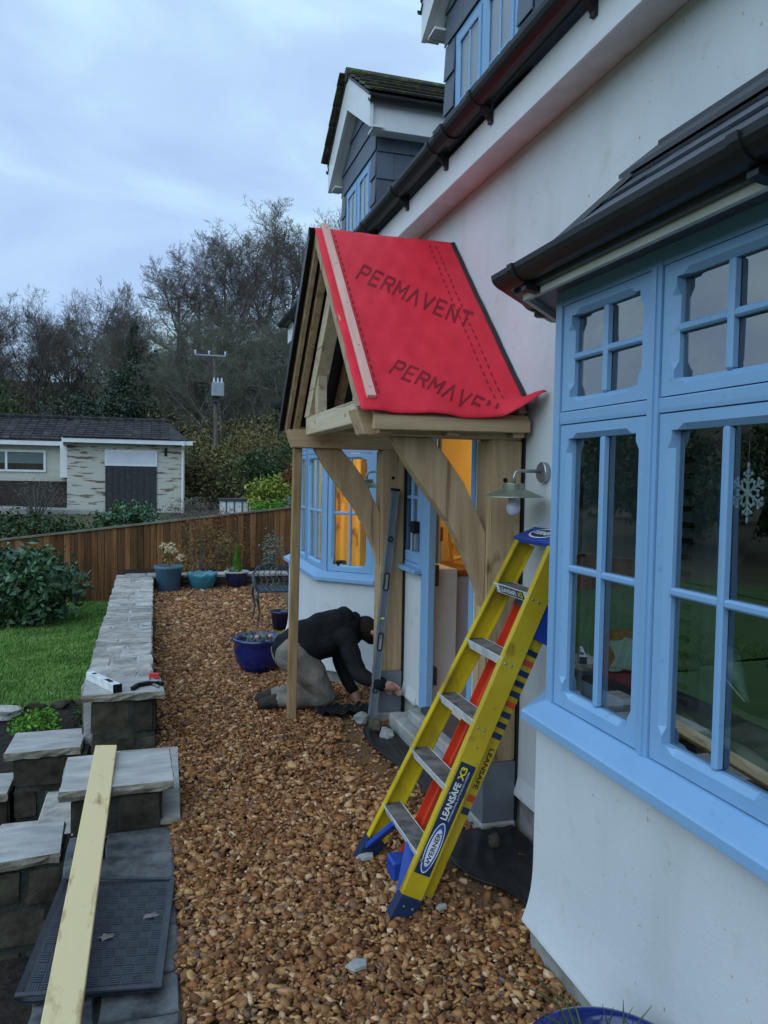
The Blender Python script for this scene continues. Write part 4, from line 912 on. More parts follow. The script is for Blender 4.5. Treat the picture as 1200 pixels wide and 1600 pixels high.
# ================================================================== LAMPS, LEVEL, TOOLS
def wall_lamp(y, label):
    r_ = root('wall_lamp', label, 'wall lamp', (W, y, 1.78), 'wall lamps beside the porch')
    pl = MB().tube([(W, y, 1.785), (W-.03, y, 1.785)], .048, 24); part('wall_plate', pl, 'steel', r_, bevel=.004)
    xs = W-.165
    part('arm', MB().tube([(W-.03, y, 1.79), (xs+.03, y, 1.79), (xs+.009, y, 1.782), (xs, y, 1.76), (xs, y, 1.725)], .0085, 12), 'steel', r_, smooth=True)
    sh = MB().lathe([(.001, 1.732), (.05, 1.732), (.052, 1.728), (.052, 1.706), (.135, 1.672), (.136, 1.668), (.05, 1.700), (.001, 1.705)], (xs, y, 0), 40); part('shade', sh, 'shade', r_, smooth=False)
    part('socket', MB().tube([(xs, y, 1.704), (xs, y, 1.65)], .024, 16), 'bulb', r_)
    part('bulb', MB().ellipsoid((xs, y, 1.618), (.033, .033, .037), 16, 12), 'bulb', r_, smooth=True)
wall_lamp(3.235, 'galvanised outdoor wall lamp with bare globe bulb beside the ladder top')
wall_lamp(5.80, 'outdoor wall lamp half hidden behind the curved brace of the porch')

# long spirit level against the far post
b0, b1 = Vector((1.500, 5.215, .012)), Vector((1.664, 5.272, 1.66)); ax = (b1-b0).normalized(); wx = Vector((1, 0, 0)); wx = (wx-ax*wx.dot(ax)).normalized(); wy = ax.cross(wx)
LV = root('long_spirit_level', 'long dark spirit level leaning upright against the far porch post', 'spirit level', tuple(b0))
mb = MB()
def lq(t, a, b): return b0+(b1-b0)*t+wx*a+wy*b
holes_t = [(.115, .012), (.33, .0), (.52, .06), (.685, .0), (.25, .06), (.83, .018)]
mb.hexa([lq(0, -.030, -.012), lq(0, -.018, -.012), lq(0, -.018, .012), lq(0, -.030, .012)], [lq(1, -.030, -.012), lq(1, -.018, -.012), lq(1, -.018, .012), lq(1, -.030, .012)])
mb.hexa([lq(0, .018, -.012), lq(0, .030, -.012), lq(0, .030, .012), lq(0, .018, .012)], [lq(1, .018, -.012), lq(1, .030, -.012), lq(1, .030, .012), lq(1, .018, .012)])
part('flange', mb, 'levelgrey', LV)
part('web', MB().hexa([lq(0, -.018, -.006), lq(0, .018, -.006), lq(0, .018, .006), lq(0, -.018, .006)], [lq(1, -.018, -.006), lq(1, .018, -.006), lq(1, .018, .006), lq(1, -.018, .006)]), 'greybase', LV)
for t, el in ((.34, .045), (.60, .045), (.785, .0), (.13, .0)):
    ring = [(t+(el+.006)*s__/1.0, a) for s__, a in ()]
    o_ = []
    for k in range(20):
        a = 2*math.pi*k/20; o_.append(lq(t, 0, 0)+ax*(math.cos(a)*.017+(el if math.cos(a) > 0 else -el))+wx*(math.sin(a)*.017)-wy*.0135)
    mb = MB().tube(o_+[o_[0]], .0045, 6, caps=False)
    part('hand_hole' if el else 'vial_ring', mb, 'levelhole', LV)
    if el: part('hole_backing', MB().add([p+wy*.004 for p in o_], [tuple(range(20))]), K['plinth'], LV)
part('vial', MB().tube([lq(.44, -.012, -.008), lq(.44, .012, -.008)], .009, 10), 'vial', LV)
part('end_cap', MB().hexa([lq(.995, -.032, -.014), lq(.995, .032, -.014), lq(.995, .032, .014), lq(.995, -.032, .014)], [lq(1.006, -.032, -.014), lq(1.006, .032, -.014), lq(1.006, .032, .014), lq(1.006, -.032, .014)]), 'levelhole', LV)
# key box on the side window
kb = root('key_box', 'small black and steel key box fixed beside the side window', 'key box', (1.74, 4.98, 1.34))
part('cover', MB().box(1.70, 1.746, 4.965, 5.035, 1.37, 1.45), 'levelhole', kb, bevel=.005); part('body', MB().box(1.715, 1.746, 4.968, 5.032, 1.25, 1.368), 'steel', kb, bevel=.004)

# ================================================================== STONE WALLS, PIERS, STEPS
def slab_poly(poly, z0, z1, tilt=0): # poly ccw in XY -> thin stone
    n = len(poly); c = (sum(p[0] for p in poly)/n, sum(p[1] for p in poly)/n); mb = MB()
    top = [(c[0]+(p[0]-c[0])*.955, c[1]+(p[1]-c[1])*.955, z1+tilt*(p[0]-c[0])) for p in poly]
    mid = [(p[0], p[1], z1-.008+tilt*(p[0]-c[0])) for p in poly]; bot = [(p[0], p[1], z0) for p in poly]
    mb.add(bot+mid+top, [tuple(range(n))[::-1], tuple(range(2*n, 3*n))]+[(i, (i+1) % n, n+(i+1) % n, n+i) for i in range(n)]+[(n+i, n+(i+1) % n, 2*n+(i+1) % n, 2*n+i) for i in range(n)]); return mb
WALLT = lambda y: .31-.018*(y-5.4)
GW = root('garden_wall', 'long low stone wall with irregular stone coping beside the gravel', 'wall', (-.25, 8.5, -.6))
xl = lambda y: -.46-.012*(y-5.4)
mb = MB(); mb.add([(xl(5.36)+.02, 5.36, -.7), (-.02, 5.36, -.7), (-.02, 12.3, -.7), (xl(12.3)+.02, 12.3, -.7), (xl(5.36)+.02, 5.36, WALLT(5.36)-.004), (-.02, 5.36, WALLT(5.36)-.004), (-.02, 12.3, WALLT(12.3)-.004), (xl(12.3)+.02, 12.3, WALLT(12.3)-.004)],
    [(0, 3, 2, 1), (4, 5, 6, 7), (0, 1, 5, 4), (1, 2, 6, 5), (2, 3, 7, 6), (3, 0, 4, 7)])
part('mortar_core', mb, 'mortar', GW)
random.seed(21); y = 5.38
while y < 12.2:
    h = random.uniform(.13, .30); x0, x1 = xl(y), 0.0; k = random.choice((1, 2, 2, 3))
    cuts = [x0]+sorted(x0+(x1-x0)*min(.85, max(.15, (i+1)/(k)+random.uniform(-.12, .12))) for i in range(k-1))+[x1]
    for a, b in zip(cuts[:-1], cuts[1:]):
        J = lambda s=.022: random.uniform(-s, s); g = .009
        yy0, yy1 = y+J(.02), y+h+J(.02)
        P = [(a+g+J(.01), yy0+g), ((a+b)/2+J(), yy0+g+J(.014)), (b-g+J(.01), yy0+g+J(.01)), (b-g+J(.012), (yy0+yy1)/2), (b-g+J(.01), yy1-g), ((a+b)/2+J(), yy1-g+J(.014)), (a+g+J(.01), yy1-g+J(.01)), (a+g+J(.014), (yy0+yy1)/2)]
        zt = WALLT(y+h/2)+random.uniform(-.003, .007); part('coping_stone', slab_poly(P, zt-.05, zt, J(.03)), 'coping', GW)
    y += h
# right hand face stones of the wall (seen edge on) and lawn face
for side in (0, 1):
    y = 5.4
    while y < 12.1:
        L = random.uniform(.2, .42)
        for z0, z1 in ((-.66, -.42), (-.41, -.18), (-.17, .06), (.07, WALLT(y+L)-.06)):
            if side == 0 and z0 < -.1: continue
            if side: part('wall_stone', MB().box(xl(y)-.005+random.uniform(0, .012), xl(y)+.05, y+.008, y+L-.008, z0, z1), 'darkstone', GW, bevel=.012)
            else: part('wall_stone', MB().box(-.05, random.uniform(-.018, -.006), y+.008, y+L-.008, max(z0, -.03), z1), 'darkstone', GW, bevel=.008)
        y += L
CW = root('cross_wall', 'low stone wall behind the flower pots at the end of the gravel', 'wall', (1.0, 12.2, 0))
part('mortar_core', MB().box(-.45, 3.6, 12.07, 12.33, -.5, .17), 'darkmortar', CW)
x = -.42
while x < 3.5:
    L = random.uniform(.28, .5); part('coping_stone', slab_poly([(x+.006, 12.03), (x+L-.006, 12.03+random.uniform(-.01, .01)), (x+L-.006, 12.36), (x+.006, 12.35)], .165, .205+random.uniform(-.005, .005)), 'coping', CW)
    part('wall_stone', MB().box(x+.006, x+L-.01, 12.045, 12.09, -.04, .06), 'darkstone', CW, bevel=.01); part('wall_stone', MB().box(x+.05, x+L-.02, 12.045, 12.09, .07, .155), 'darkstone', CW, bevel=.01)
    x += L
def rough_box(*a):
    mb = MB().box(*a); mb.v = [tuple(c+random.uniform(-.009, .009) for c in p) for p in mb.v]; return mb
def stone_face(parent, x0, x1, y0, y1, z0, z1, rows, seed, m='darkstone'):
    random.seed(seed); part('mortar_core', MB().box(x0+.018, x1-.018, y0+.018, y1-.018, z0, z1), 'darkmortar', parent)
    zs = [z0+(z1-z0)*k/rows for k in range(rows+1)]
    for k in range(rows):
        for axis in (0, 1):
            for side in (0, 1):
                a, b = (x0, x1) if axis == 0 else (y0+.05, y1-.05); u = a
                while u < b-.02:
                    L = min(random.uniform(.16, .34), b-u); L = b-u if b-u-L < .09 else L
                    d = random.uniform(0, .014); g = .006
                    if axis == 0:
                        ya, yb = (y0+d, y0+.055) if side == 0 else (y1-.055, y1-d)
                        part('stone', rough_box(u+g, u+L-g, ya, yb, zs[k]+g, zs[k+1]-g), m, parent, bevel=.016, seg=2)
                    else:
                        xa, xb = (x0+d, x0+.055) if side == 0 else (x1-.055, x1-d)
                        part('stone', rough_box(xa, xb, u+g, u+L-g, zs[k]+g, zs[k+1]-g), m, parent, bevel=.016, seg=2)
                    u += L
def flag(parent, pts, z0, z1, seed=1, name='cap_slab'):
    """riven flagstone: pts four corners, rough edge all round"""
    random.seed(seed); ring = []
    for i in range(4):
        a, b = Vector(pts[i]), Vector(pts[(i+1) % 4]); nseg = 9
        for k in range(nseg): ring.append(a+(b-a)*(k/nseg))
    n = len(ring); c = Vector((sum(p.x for p in ring)/n, sum(p.y for p in ring)/n)); mb = MB()
    J = lambda s: random.uniform(-s, s)
    lay = [[(c.x+(p.x-c.x)*k+J(j), c.y+(p.y-c.y)*k+J(j), z+J(j*.5)) for p in ring] for k, j, z in ((.975, .008, z0), (1.0, .007, (z0+z1)/2), (.992, .005, z1-.008))]
    lay.append([(c.x+(p.x-c.x)*.982, c.y+(p.y-c.y)*.982, z1) for p in ring])
    for l_ in lay: mb.v += l_
    for q in range(3): mb.f += [(q*n+i, q*n+(i+1) % n, (q+1)*n+(i+1) % n, (q+1)*n+i) for i in range(n)]
    mb.f += [tuple(range(n))[::-1], tuple(range(3*n, 4*n))]
    o = part(name, mb, 'flagside', parent); o.data.materials.append(K['flag'])
    for p in o.data.polygons:
        if p.normal.z > .9: p.material_index = 1
    return o
PA = root('gate_pier', 'square stone pier with tools on its flag cap at the end of the wall', 'pier', (-.18, 5.18, -.6))
stone_face(PA, -.375, .025, 5.02, 5.352, -.62, .333, 4, 5); flag(PA, [(-.42, 4.975), (.072, 4.965), (.045, 5.375), (-.425, 5.365)], .334, .38, 2)
PB = root('gate_pier', 'stone pier with a pale flag cap carrying the end of the plank', 'pier', (-.17, 4.1, -.03))
stone_face(PB, -.385, .055, 3.90, 4.33, -.03, .176, 1, 8); flag(PB, [(-.43, 3.865), (.104, 3.885), (.09, 4.365), (-.44, 4.35)], .177, .226, 3)
SA = root('stair_wall', 'mossy low stair wall with pale slab beside the pier with tools', 'wall', (-.66, 5.35, -.62))
stone_face(SA, -.84, -.385, 5.17, 5.50, -.65, -.048, 3, 9); flag(SA, [(-.885, 5.14), (-.44, 5.165), (-.432, 5.55), (-.88, 5.545)], -.047, 0, 4)
SB = root('stair_wall', 'dark stair wall with a pale slab directly left of the plank', 'wall', (-.62, 4.1, -.9))
stone_face(SB, -.82, -.392, 3.93, 4.27, -.95, -.148, 4, 12); flag(SB, [(-.86, 3.88), (-.427, 3.94), (-.445, 4.305), (-.86, 4.30)], -.147, -.1, 6)
SD = root('stair_wall', 'lowest stair wall whose slab end shows below the other stair slabs', 'wall', (-1.05, 5.3, -.9))
stone_face(SD, -1.28, -.86, 5.18, 5.48, -.95, -.30, 3, 14); flag(SD, [(-1.33, 5.12), (-.865, 5.14), (-.865, 5.5), (-1.33, 5.5)], -.299, -.25, 7)
# near retaining wall that carries the mat
NW = root('retaining_wall', 'stone retaining wall with mossy top under the rubber mat', 'wall', (-.15, 3.0, -.9))
stone_face(NW, -.385, .085, 1.2, 3.895, -.95, -.022, 4, 16)
random.seed(31); y = 1.25
while y < 3.86:
    h = min(random.uniform(.18, .36), 3.895-y); k = random.choice((1, 2, 2)); cuts = [-.39]+([-.15+random.uniform(-.1, .1)] if k == 2 else [])+[.10]
    for a, b in zip(cuts[:-1], cuts[1:]):
        J = lambda s=.015: random.uniform(-s, s); g = .008
        P = [(a+g, y+g), ((a+b)/2, y+g+J(.01)), (b-g+J(.01), y+g), (b-g+J(.012), y+h/2), (b-g, y+h-g), ((a+b)/2, y+h-g+J(.01)), (a+g, y+h-g), (a+g+J(.012), y+h/2)]
        part('top_stone', slab_poly(P, -.06, random.uniform(-.012, .0), J(.02)), mat('wall_top', (.05, .056, .062), .9, col2=(.19, .195, .20), scale=8, bump=.9, bscale=25, orand=.25) if 'wtop' not in K else K['wtop'], NW)
        if 'wtop' not in K: K['wtop'] = bpy.data.materials['wall_top']
    y += h
struct('path', MB().box(-3.2, -.30, -2, 5.16, -1.2, -.59), 'soil')
# stairs between the piers and threshold slab
ST = root('stairs', 'stone stairs going down from the gravel between the two piers', 'stairs', (-.4, 4.67, -.9))
for k in range(5): part('tread', MB().box(-.36-.26*(k+1)+.26, -.36-.26*k+.36 if k == 0 else -.36-.26*k+.27, 4.34, 5.01, -1.0, -.02-.17*(k+0)-.02), 'coping' if k else 'concrete', ST, bevel=.01)
TH = root('threshold_slab', 'grey flagstone at gravel level between the piers', 'paving slab', (0, 4.5, 0)); flag(TH, [(-.30, 3.93), (.136, 3.915), (.155, 4.985), (-.30, 4.99)], -.02, .018, 9)

# plank, mat, leaves
PL = Vector((-.243, 4.36, .250)); PE = Vector((-.262, 1.6, .062)); d = (PE-PL).normalized()
mb = MB(); w = Vector((.055, 0, -.004)); t = Vector((0, 0, .022)); mb.hexa([PE-w, PE+w, PL+w, PL-w], [PE-w+t, PE+w+t, PL+w+t, PL-w+t])
solo('plank', mb, 'pine', 'pale pine plank lying from the flag-capped pier across the rubber mat', 'plank', tuple(PL), bevel=.003)
MT = root('door_mat', 'black ribbed rubber mat lying on the wall under the plank', 'mat', (-.15, 3.0, 0))
mq = [Vector((-.43, 2.655, .012)), Vector((.03, 2.60, .012)), Vector((.092, 3.335, .012)), Vector((-.36, 3.415, .012))]
def mp_(u, v, z=0.):
    p = (mq[0]*(1-u)+mq[1]*u)*(1-v)+(mq[3]*(1-u)+mq[2]*u)*v; e_ = max(0, .12-u)/.12; return p+Vector((0, 0, z+.018*e_*e_+.006*math.sin(v*3+u*2)))
part('sheet', MB().grid(lambda a, b: mp_(a, b, .0), 16, 16).grid(lambda a, b: mp_(a, b, .008), 16, 16), 'mat', MT, smooth=True)
rb = MB()
for i in range(11):
    for j in range(13):
        u0, v0, du, dv = .06+i*.08, .045+j*.07, .08, .07
        for k in range(4):
            a, b = .08+.23*k, .08+.23*k+.13
            q = [(u0+.05*du, v0+a*dv), (u0+.95*du, v0+a*dv), (u0+.95*du, v0+b*dv), (u0+.05*du, v0+b*dv)] if (i+j) % 2 else [(u0+a*du, v0+.05*dv), (u0+b*du, v0+.05*dv), (u0+b*du, v0+.95*dv), (u0+a*du, v0+.95*dv)]
            rb.hexa([mp_(a_, b_, .008) for a_, b_ in q], [mp_(a_, b_, .0112) for a_, b_ in q])
for q in ([(0, 0), (1, 0), (1, .025), (0, .025)], [(0, .975), (1, .975), (1, 1), (0, 1)], [(0, .025), (.04, .025), (.04, .975), (0, .975)], [(.96, .025), (1, .025), (1, .975), (.96, .975)]):
    rb.hexa([mp_(a, b, .008) for a, b in q], [mp_(a, b, .014) for a, b in q])
part('ribs', rb, 'mat', MT, kind='stuff')
K['deadleaf'] = mat('fallen_leaf', (.20, .18, .17), .8, var=.2)
for (u, v, r_, lab) in ((.84, .60, .5, 'pale fallen leaf near the gravel edge of the rubber mat'), (.52, .42, 1.2, 'grey fallen leaf beside the plank on the rubber mat')):
    c = mp_(u, v, .016); mb = MB(); n = 10; ring = [c+Vector((math.cos(k*.628+r_)*.034*(1 if k % 2 else .65), math.sin(k*.628+r_)*.020*(1 if k % 2 else .7), .004*math.sin(k*2.1))) for k in range(n)]
    mb.add([c+Vector((0, 0, .006))]+ring+[c+Vector((0, 0, .0045))]+[p-Vector((0, 0, .0015)) for p in ring], [(0, 1+k, 1+(k+1) % n) for k in range(n)]+[(n+1, n+2+(k+1) % n, n+2+k) for k in range(n)]); solo('fallen_leaf', mb, 'deadleaf', lab, 'leaf', tuple(c))

# tools on the pier cap
T1 = root('torpedo_level', 'short silver spirit level lying on the pier cap', 'spirit level', (-.26, 5.15, .38))
a, b = Vector((-.40, 5.37, .38)), Vector((-.215, 5.00, .38)); dd = (b-a).normalized(); sd = Vector((-dd.y, dd.x, 0))
hx = lambda p, q, w_, z0, z1, n_, m_, bv=.002: part(n_, MB().hexa([p-sd*w_+Vector((0, 0, z0)), p+sd*w_+Vector((0, 0, z0)), q+sd*w_+Vector((0, 0, z0)), q-sd*w_+Vector((0, 0, z0))], [p-sd*w_+Vector((0, 0, z1)), p+sd*w_+Vector((0, 0, z1)), q+sd*w_+Vector((0, 0, z1)), q-sd*w_+Vector((0, 0, z1))]), m_, T1, bevel=bv)
hx(a, b, .026, .001, .052, 'body', 'alu'); hx(a+dd*.055, a+dd*.085, .013, .0521, .0535, 'vial_window', 'levelhole'); hx(b-dd*.16, b-dd*.075, .015, .0521, .0535, 'vial_window', 'levelhole'); hx(b+dd*.0005, b+dd*.012, .028, .001, .054, 'end_cap', 'levelhole')
T2 = root('folding_saw', 'black and silver folding tool with bent handle on the pier cap', 'tool', (-.04, 5.08, .38))
def bent(pts, w_, z0, z1, n_, m_, par):
    mb = MB()
    for p, q in zip(pts[:-1], pts[1:]): mb.beam(Vector((*p, (z0+z1)/2)), Vector((*q, (z0+z1)/2)), w_, z1-z0)
    return part(n_, mb, m_, par, bevel=.002)
bent([(-.125, 5.02), (-.095, 5.10), (-.02, 5.13), (.03, 5.12)], .026, .382, .405, 'handle', 'levelhole', T2); bent([(-.095, 5.10), (-.02, 5.13), (.03, 5.12)], .014, .4055, .413, 'blade', 'steel', T2)
bent([(.0, 5.10), (.035, 5.045)], .012, .382, .398, 'catch', 'steel', T2)
T3 = root('quick_clamp', 'small bar clamp with red handle on the pier cap', 'clamp', (.02, 5.2, .38))
bent([(-.01, 5.23), (.055, 5.10)], .014, .383, .40, 'bar', 'steel', T3); bent([(-.025, 5.285), (.04, 5.275)], .03, .383, .42, 'handle', 'redbag', T3); bent([(.03, 5.13), (.06, 5.09)], .022, .383, .405, 'jaw', 'levelhole', T3)

# rubble stones at the lawn edge
random.seed(40)
def rock(name, c, r, m, label, cat, seed, group=None):
    g = np.random.default_rng(seed); bm = bmesh.new(); bmesh.ops.create_icosphere(bm, subdivisions=2, radius=1)
    ph = g.random((5, 3))*6; 
    for v in bm.verts:
        k = 1+.16*sum(math.sin(2.1*v.co.dot(Vector(p))+p[0]) for p in ph)/2; v.co = Vector((v.co.x*r[0], v.co.y*r[1], v.co.z*r[2]))*k
    me = bpy.data.meshes.new(name); bm.to_mesh(me); bm.free(); me.materials.append(K[m]); o = link(name, me, None, c, label=label, category=cat)
    if group: o['group'] = group
    return o
rock('edging_stone', (-1.30, 7.75, -.50), (.15, .12, .07), 'coping', 'pale edging stone between the lawn and the soil bed', 'stone', 1)
for i, x in enumerate((-1.08, -.85, -.62)): rock('edging_stone', (x, 7.98+.03*i, -.54), (.12, .07, .06), 'darkstone', 'dark edging stone half sunk along the lawn edge', 'stone', i+2, 'dark edging stones along the lawn')

# debris on the gravel
def chip(c, s_, m, label, cat, seed):
    random.seed(seed); n = 5; P = [(c[0]+s_[0]*math.cos(k*1.2566+.4)*random.uniform(.7, 1.1), c[1]+s_[1]*math.sin(k*1.2566+.4)*random.uniform(.7, 1.1)) for k in range(n)]
    solo('stone_flake', slab_poly(P, c[2], c[2]+s_[2], .1), m, label, cat, c)
chip((.70, 2.56, .012), (.050, .034, .012), 'plinth', 'grey broken slate flake lying on the gravel', 'stone', 3)
chip((1.12, 2.83, .012), (.03, .018, .012), 'flag', 'small white stone chip on the gravel near the ladder foot', 'stone', 4)
chip((.93, 3.30, .012), (.045, .03, .014), 'flag', 'white stone chip under the far ladder foot', 'stone', 5)
# black plastic sheeting round the post bases
def sheet(x0, x1, y0, y1, seed, label, h=.03, fn=None):
    g = np.random.default_rng(seed); ph = g.random((6, 3))*6.28
    def f(a, b):
        x, y = x0+(x1-x0)*a, y0+(y1-y0)*b
        ex = fn(b) if fn else 0; x = x+ex*(1-a)
        z = .012+h*(.5*abs(math.sin(7*a+ph[0, 0]+4*b))*abs(math.sin(9*b+ph[1, 0]))+.4*abs(math.sin(15*a-11*b+ph[2, 0]))**3)
        return (x, y, z)
    o = solo('plastic_sheet', MB().grid(f, 40, 60), 'black', label, 'plastic sheet', (x0, y0, 0), smooth=True, recalc=True)
    mo = o.modifiers.new('thickness', 'SOLIDIFY'); mo.thickness = .002
sheet(1.30, 1.735, 2.72, 3.445, 2, 'black plastic sheet spread around the near post base', .016, lambda b: .16*(1-b)**2+.03*math.sin(9*b))
sheet(1.40, 1.58, 3.66, 5.05, 5, 'black plastic strip lying along the door step', .014, lambda b: .05*math.sin(6*b))
sheet(1.15, 1.56, 5.35, 5.56, 7, 'crumpled black plastic under the kneeling worker', .05)
for i, (x, y, sx, sy) in enumerate(((1.47, 5.02, .05, .09), (1.42, 5.2, .06, .05), (1.55, 3.25, .03, .03), (1.5, 4.85, .045, .06))):
    rock('rubble_stone', (x, y, .035), (sx, sy, .045), 'plinth' if i % 2 else 'darkstone', ('dark rubble stone beside the foot of the long spirit level', 'grey rubble stone in front of the far post', 'small dark rubble stone by the near post base', 'grey rubble stone along the door step')[i], 'stone', 20+i)

# ================================================================== POTS AND PLANTS
def pot(label, loc, prof, m, cat='flower pot', name='flower_pot', wave=None, rim=None, soil=None, n=40):
    r_ = root(name, label, cat, loc)
    part('body', MB().lathe(prof, loc, n, wave), m, r_, smooth=True)
    if rim: part('rim', MB().lathe(rim[0], loc, n), rim[1], r_, smooth=True)
    if soil: part('soil', MB().lathe([(.001, soil[1]), (soil[0], soil[1]-.01)], loc, n), 'soil', r_, smooth=True)
    return r_
def cloud(name, V, F, m, parent=None, **props):
    me = fast_mesh(name, np.asarray(V)-(np.array(ORI[parent.name]) if parent else 0), F, m); return link(name, me, parent, **props)
P1 = pot('tall slate blue pot with dried hydrangea heads', (.215, 11.85, 0), [(.001, .0), (.16, 0), (.165, .01), (.195, .32), (.212, .33), (.216, .375), (.200, .378), (.19, .33), (.15, .25)], 'potslate', soil=(.185, .33))
random.seed(51)
for i, (x, y, z, r) in enumerate(((.20, 11.85, .62, .075), (.27, 11.8, .60, .06), (.15, 11.9, .66, .065), (.38, 11.78, .50, .07), (.24, 11.9, .67, .06))):
    part('stem', MB().tube([(.215, 11.85, .32), ((x+.215)/2+.02, 11.85, .45), (x, y, z-.02)], .005, 5), 'dead', P1)
    V, F = leaves(90, (x, y, z), (r, r, r*.75), .022, 60+i, 20, .1); cloud('bloom', V, F, 'drybloom', P1)
V, F = leaves(40, (.20, 11.82, .48), (.10, .08, .08), .03, 70, 12); cloud('dry_leaves', V, F, 'dead', P1, kind='stuff')
P2 = pot('teal bowl shaped pot with wavy rim', (.71, 11.9, 0), [(.001, 0), (.13, 0), (.135, .008), (.19, .10), (.222, .20), (.230, .252), (.218, .252), (.20, .19), (.10, .15)], 'potteal', wave=lambda a, j: .012*math.sin(a*8) if j in (4, 5, 6) else 0, soil=(.2, .19))
P3 = pot('navy pot with pale rim holding a small green conifer', (1.228, 11.98, 0), [(.001, 0), (.10, 0), (.105, .01), (.15, .12), (.172, .235)], 'potnavy', rim=([(.172, .232), (.187, .24), (.187, .262), (.165, .262), (.155, .22)], 'potrim'), soil=(.16, .235))
g = np.random.default_rng(5); n = 1400; h = g.random(n)**1.2; a = g.random(n)*6.28; r = .085*(1-h)**.75*(.5+.5*g.random(n))+.008
Pc = np.stack([1.235+r*np.cos(a), 11.98+r*np.sin(a), .25+.40*h], 1); up = np.stack([np.cos(a)*.35, np.sin(a)*.35, np.ones(n)], 1)*.022; sd_ = np.stack([-np.sin(a), np.cos(a), 0*a], 1)*.006
cloud('conifer_foliage', np.stack([Pc-up*.4, Pc+sd_, Pc+up, Pc-sd_], 1).reshape(-1, 3), np.arange(4*n).reshape(-1, 4), 'conifer', P3, kind='stuff')
V, F = leaves(60, (1.15, 11.9, .285), (.07, .06, .03), .025, 80, 10); cloud('trailing_leaves', V, F, 'greyleaf', P3, kind='stuff')
P4 = pot('large cobalt blue glazed pot beside the kneeling worker', (.905, 6.86, 0), [(.001, 0), (.135, 0), (.15, .012), (.20, .10), (.222, .19), (.215, .262), (.232, .272), (.236, .29), (.225, .302), (.205, .295), (.20, .25)], 'potblue', soil=(.205, .268), n=56)
V, F = leaves(260, (.90, 6.86, .285), (.17, .17, .03), .024, 90, 26, .12); cloud('succulents', V, F, 'greyleaf', P4, kind='stuff')
for i, (x, y) in enumerate(((1.0, 6.80), (.88, 6.78))): part('red_bud', MB().ellipsoid((x, y, .315), (.02, .02, .017), 10, 6), 'pinkcloth', P4, smooth=True)
P5 = pot('small black plastic pot against the far bay wall', (1.385, 8.63, 0), [(.001, 0), (.085, 0), (.11, .19), (.122, .195), (.122, .215), (.108, .215), (.10, .17)], 'potnavy', soil=(.1, .18))
V, F = leaves(160, (1.28, 7.9, .05), (.10, .22, .07), .03, 95, 14); 
cloud('weed_plant', V, F, 'conifer', None, label='low green weed growing along the foot of the far bay', category='plant')
P6 = pot('bright blue pot with dark wispy leaves at the near bay corner', (1.10, 1.60, 0), [(.001, 0), (.15, 0), (.19, .12), (.205, .25), (.225, .262), (.232, .285), (.215, .292), (.195, .27), (.18, .22)], 'potblue', soil=(.185, .245), n=56)
g = np.random.default_rng(8)
wl_ = MB()
for k in range(26):
    a = g.random()*6.28; L = .12+.12*g.random(); x, y = 1.10+.12*math.cos(a)*g.random(), 1.62+.12*math.sin(a)*g.random()
    wl_.tube([(x, y, .24), (x+.35*L*math.cos(a), y+.35*L*math.sin(a), .24+.45*L), (x+L*math.cos(a), y+L*math.sin(a), .24+.42*L)], [.004, .003, .0008], 4)
part('wispy_leaves', wl_, 'hedge', P6, kind='stuff')

# ornate cast chair
CH = root('garden_chair', 'ornate dark metal garden chair beyond the far bay window', 'chair', (1.36, 9.15, 0))
sx0, sx1, sy0, sy1, sz = 1.16, 1.60, 8.85, 9.30, .40
mb = MB().tube([(sx0, sy0, sz), (sx1, sy0, sz), (sx1, sy1, sz), (sx0, sy1, sz), (sx0, sy0, sz)], .012, 6)
part('seat_frame', mb, 'chairmetal', CH)
for i in range(7):
    for j in range(7):
        c = (sx0+.035+.062*i, sy0+.04+.062*j, sz); part('seat_scroll', MB().tube([(c[0]+.03*math.cos(k*.785), c[1]+.03*math.sin(k*.785), sz) for k in range(9)], .0055, 4), 'chairmetal', CH)
for x, y, ox, oy in ((sx0, sy0, -1, -1), (sx1, sy0, 1, -1), (sx0, sy1, -1, 1), (sx1, sy1, 1, 1)):
    part('leg', MB().tube([(x, y, sz), (x+.012*ox, y+.012*oy, .33), (x-.015*ox, y-.01*oy, .17), (x+.0*ox, y, .05), (x+.025*ox, y+.02*oy, 0)], [.018, .017, .010, .009, .012], 8), 'chairmetal', CH)
for x, ox in ((sx0, -1), (sx1, 1)):
    part('arm', MB().tube([(x, sy0+.03, sz), (x+.035*ox, sy0+.02, .47), (x+.04*ox, sy0+.10, .54), (x+.03*ox, sy1-.1, .55), (x, sy1+.05, .56)], .011, 6), 'chairmetal', CH)
bk = [(sx0, sy1, sz), (sx0-.01, sy1+.05, .53), (sx0+.06, sy1+.08, .63), ((sx0+sx1)/2, sy1+.09, .67), (sx1-.06, sy1+.08, .63), (sx1+.01, sy1+.05, .53), (sx1, sy1, sz)]
part('back_frame', MB().tube(bk, .012, 6), 'chairmetal', CH)
for i in range(5):
    x = sx0+.08+.07*i; part('back_scroll', MB().tube([(x, sy1+.01, sz), (x+.025, sy1+.04, .47), (x-.025, sy1+.06, .54), (x+.01, sy1+.075, .63)], .007, 5), 'chairmetal', CH)

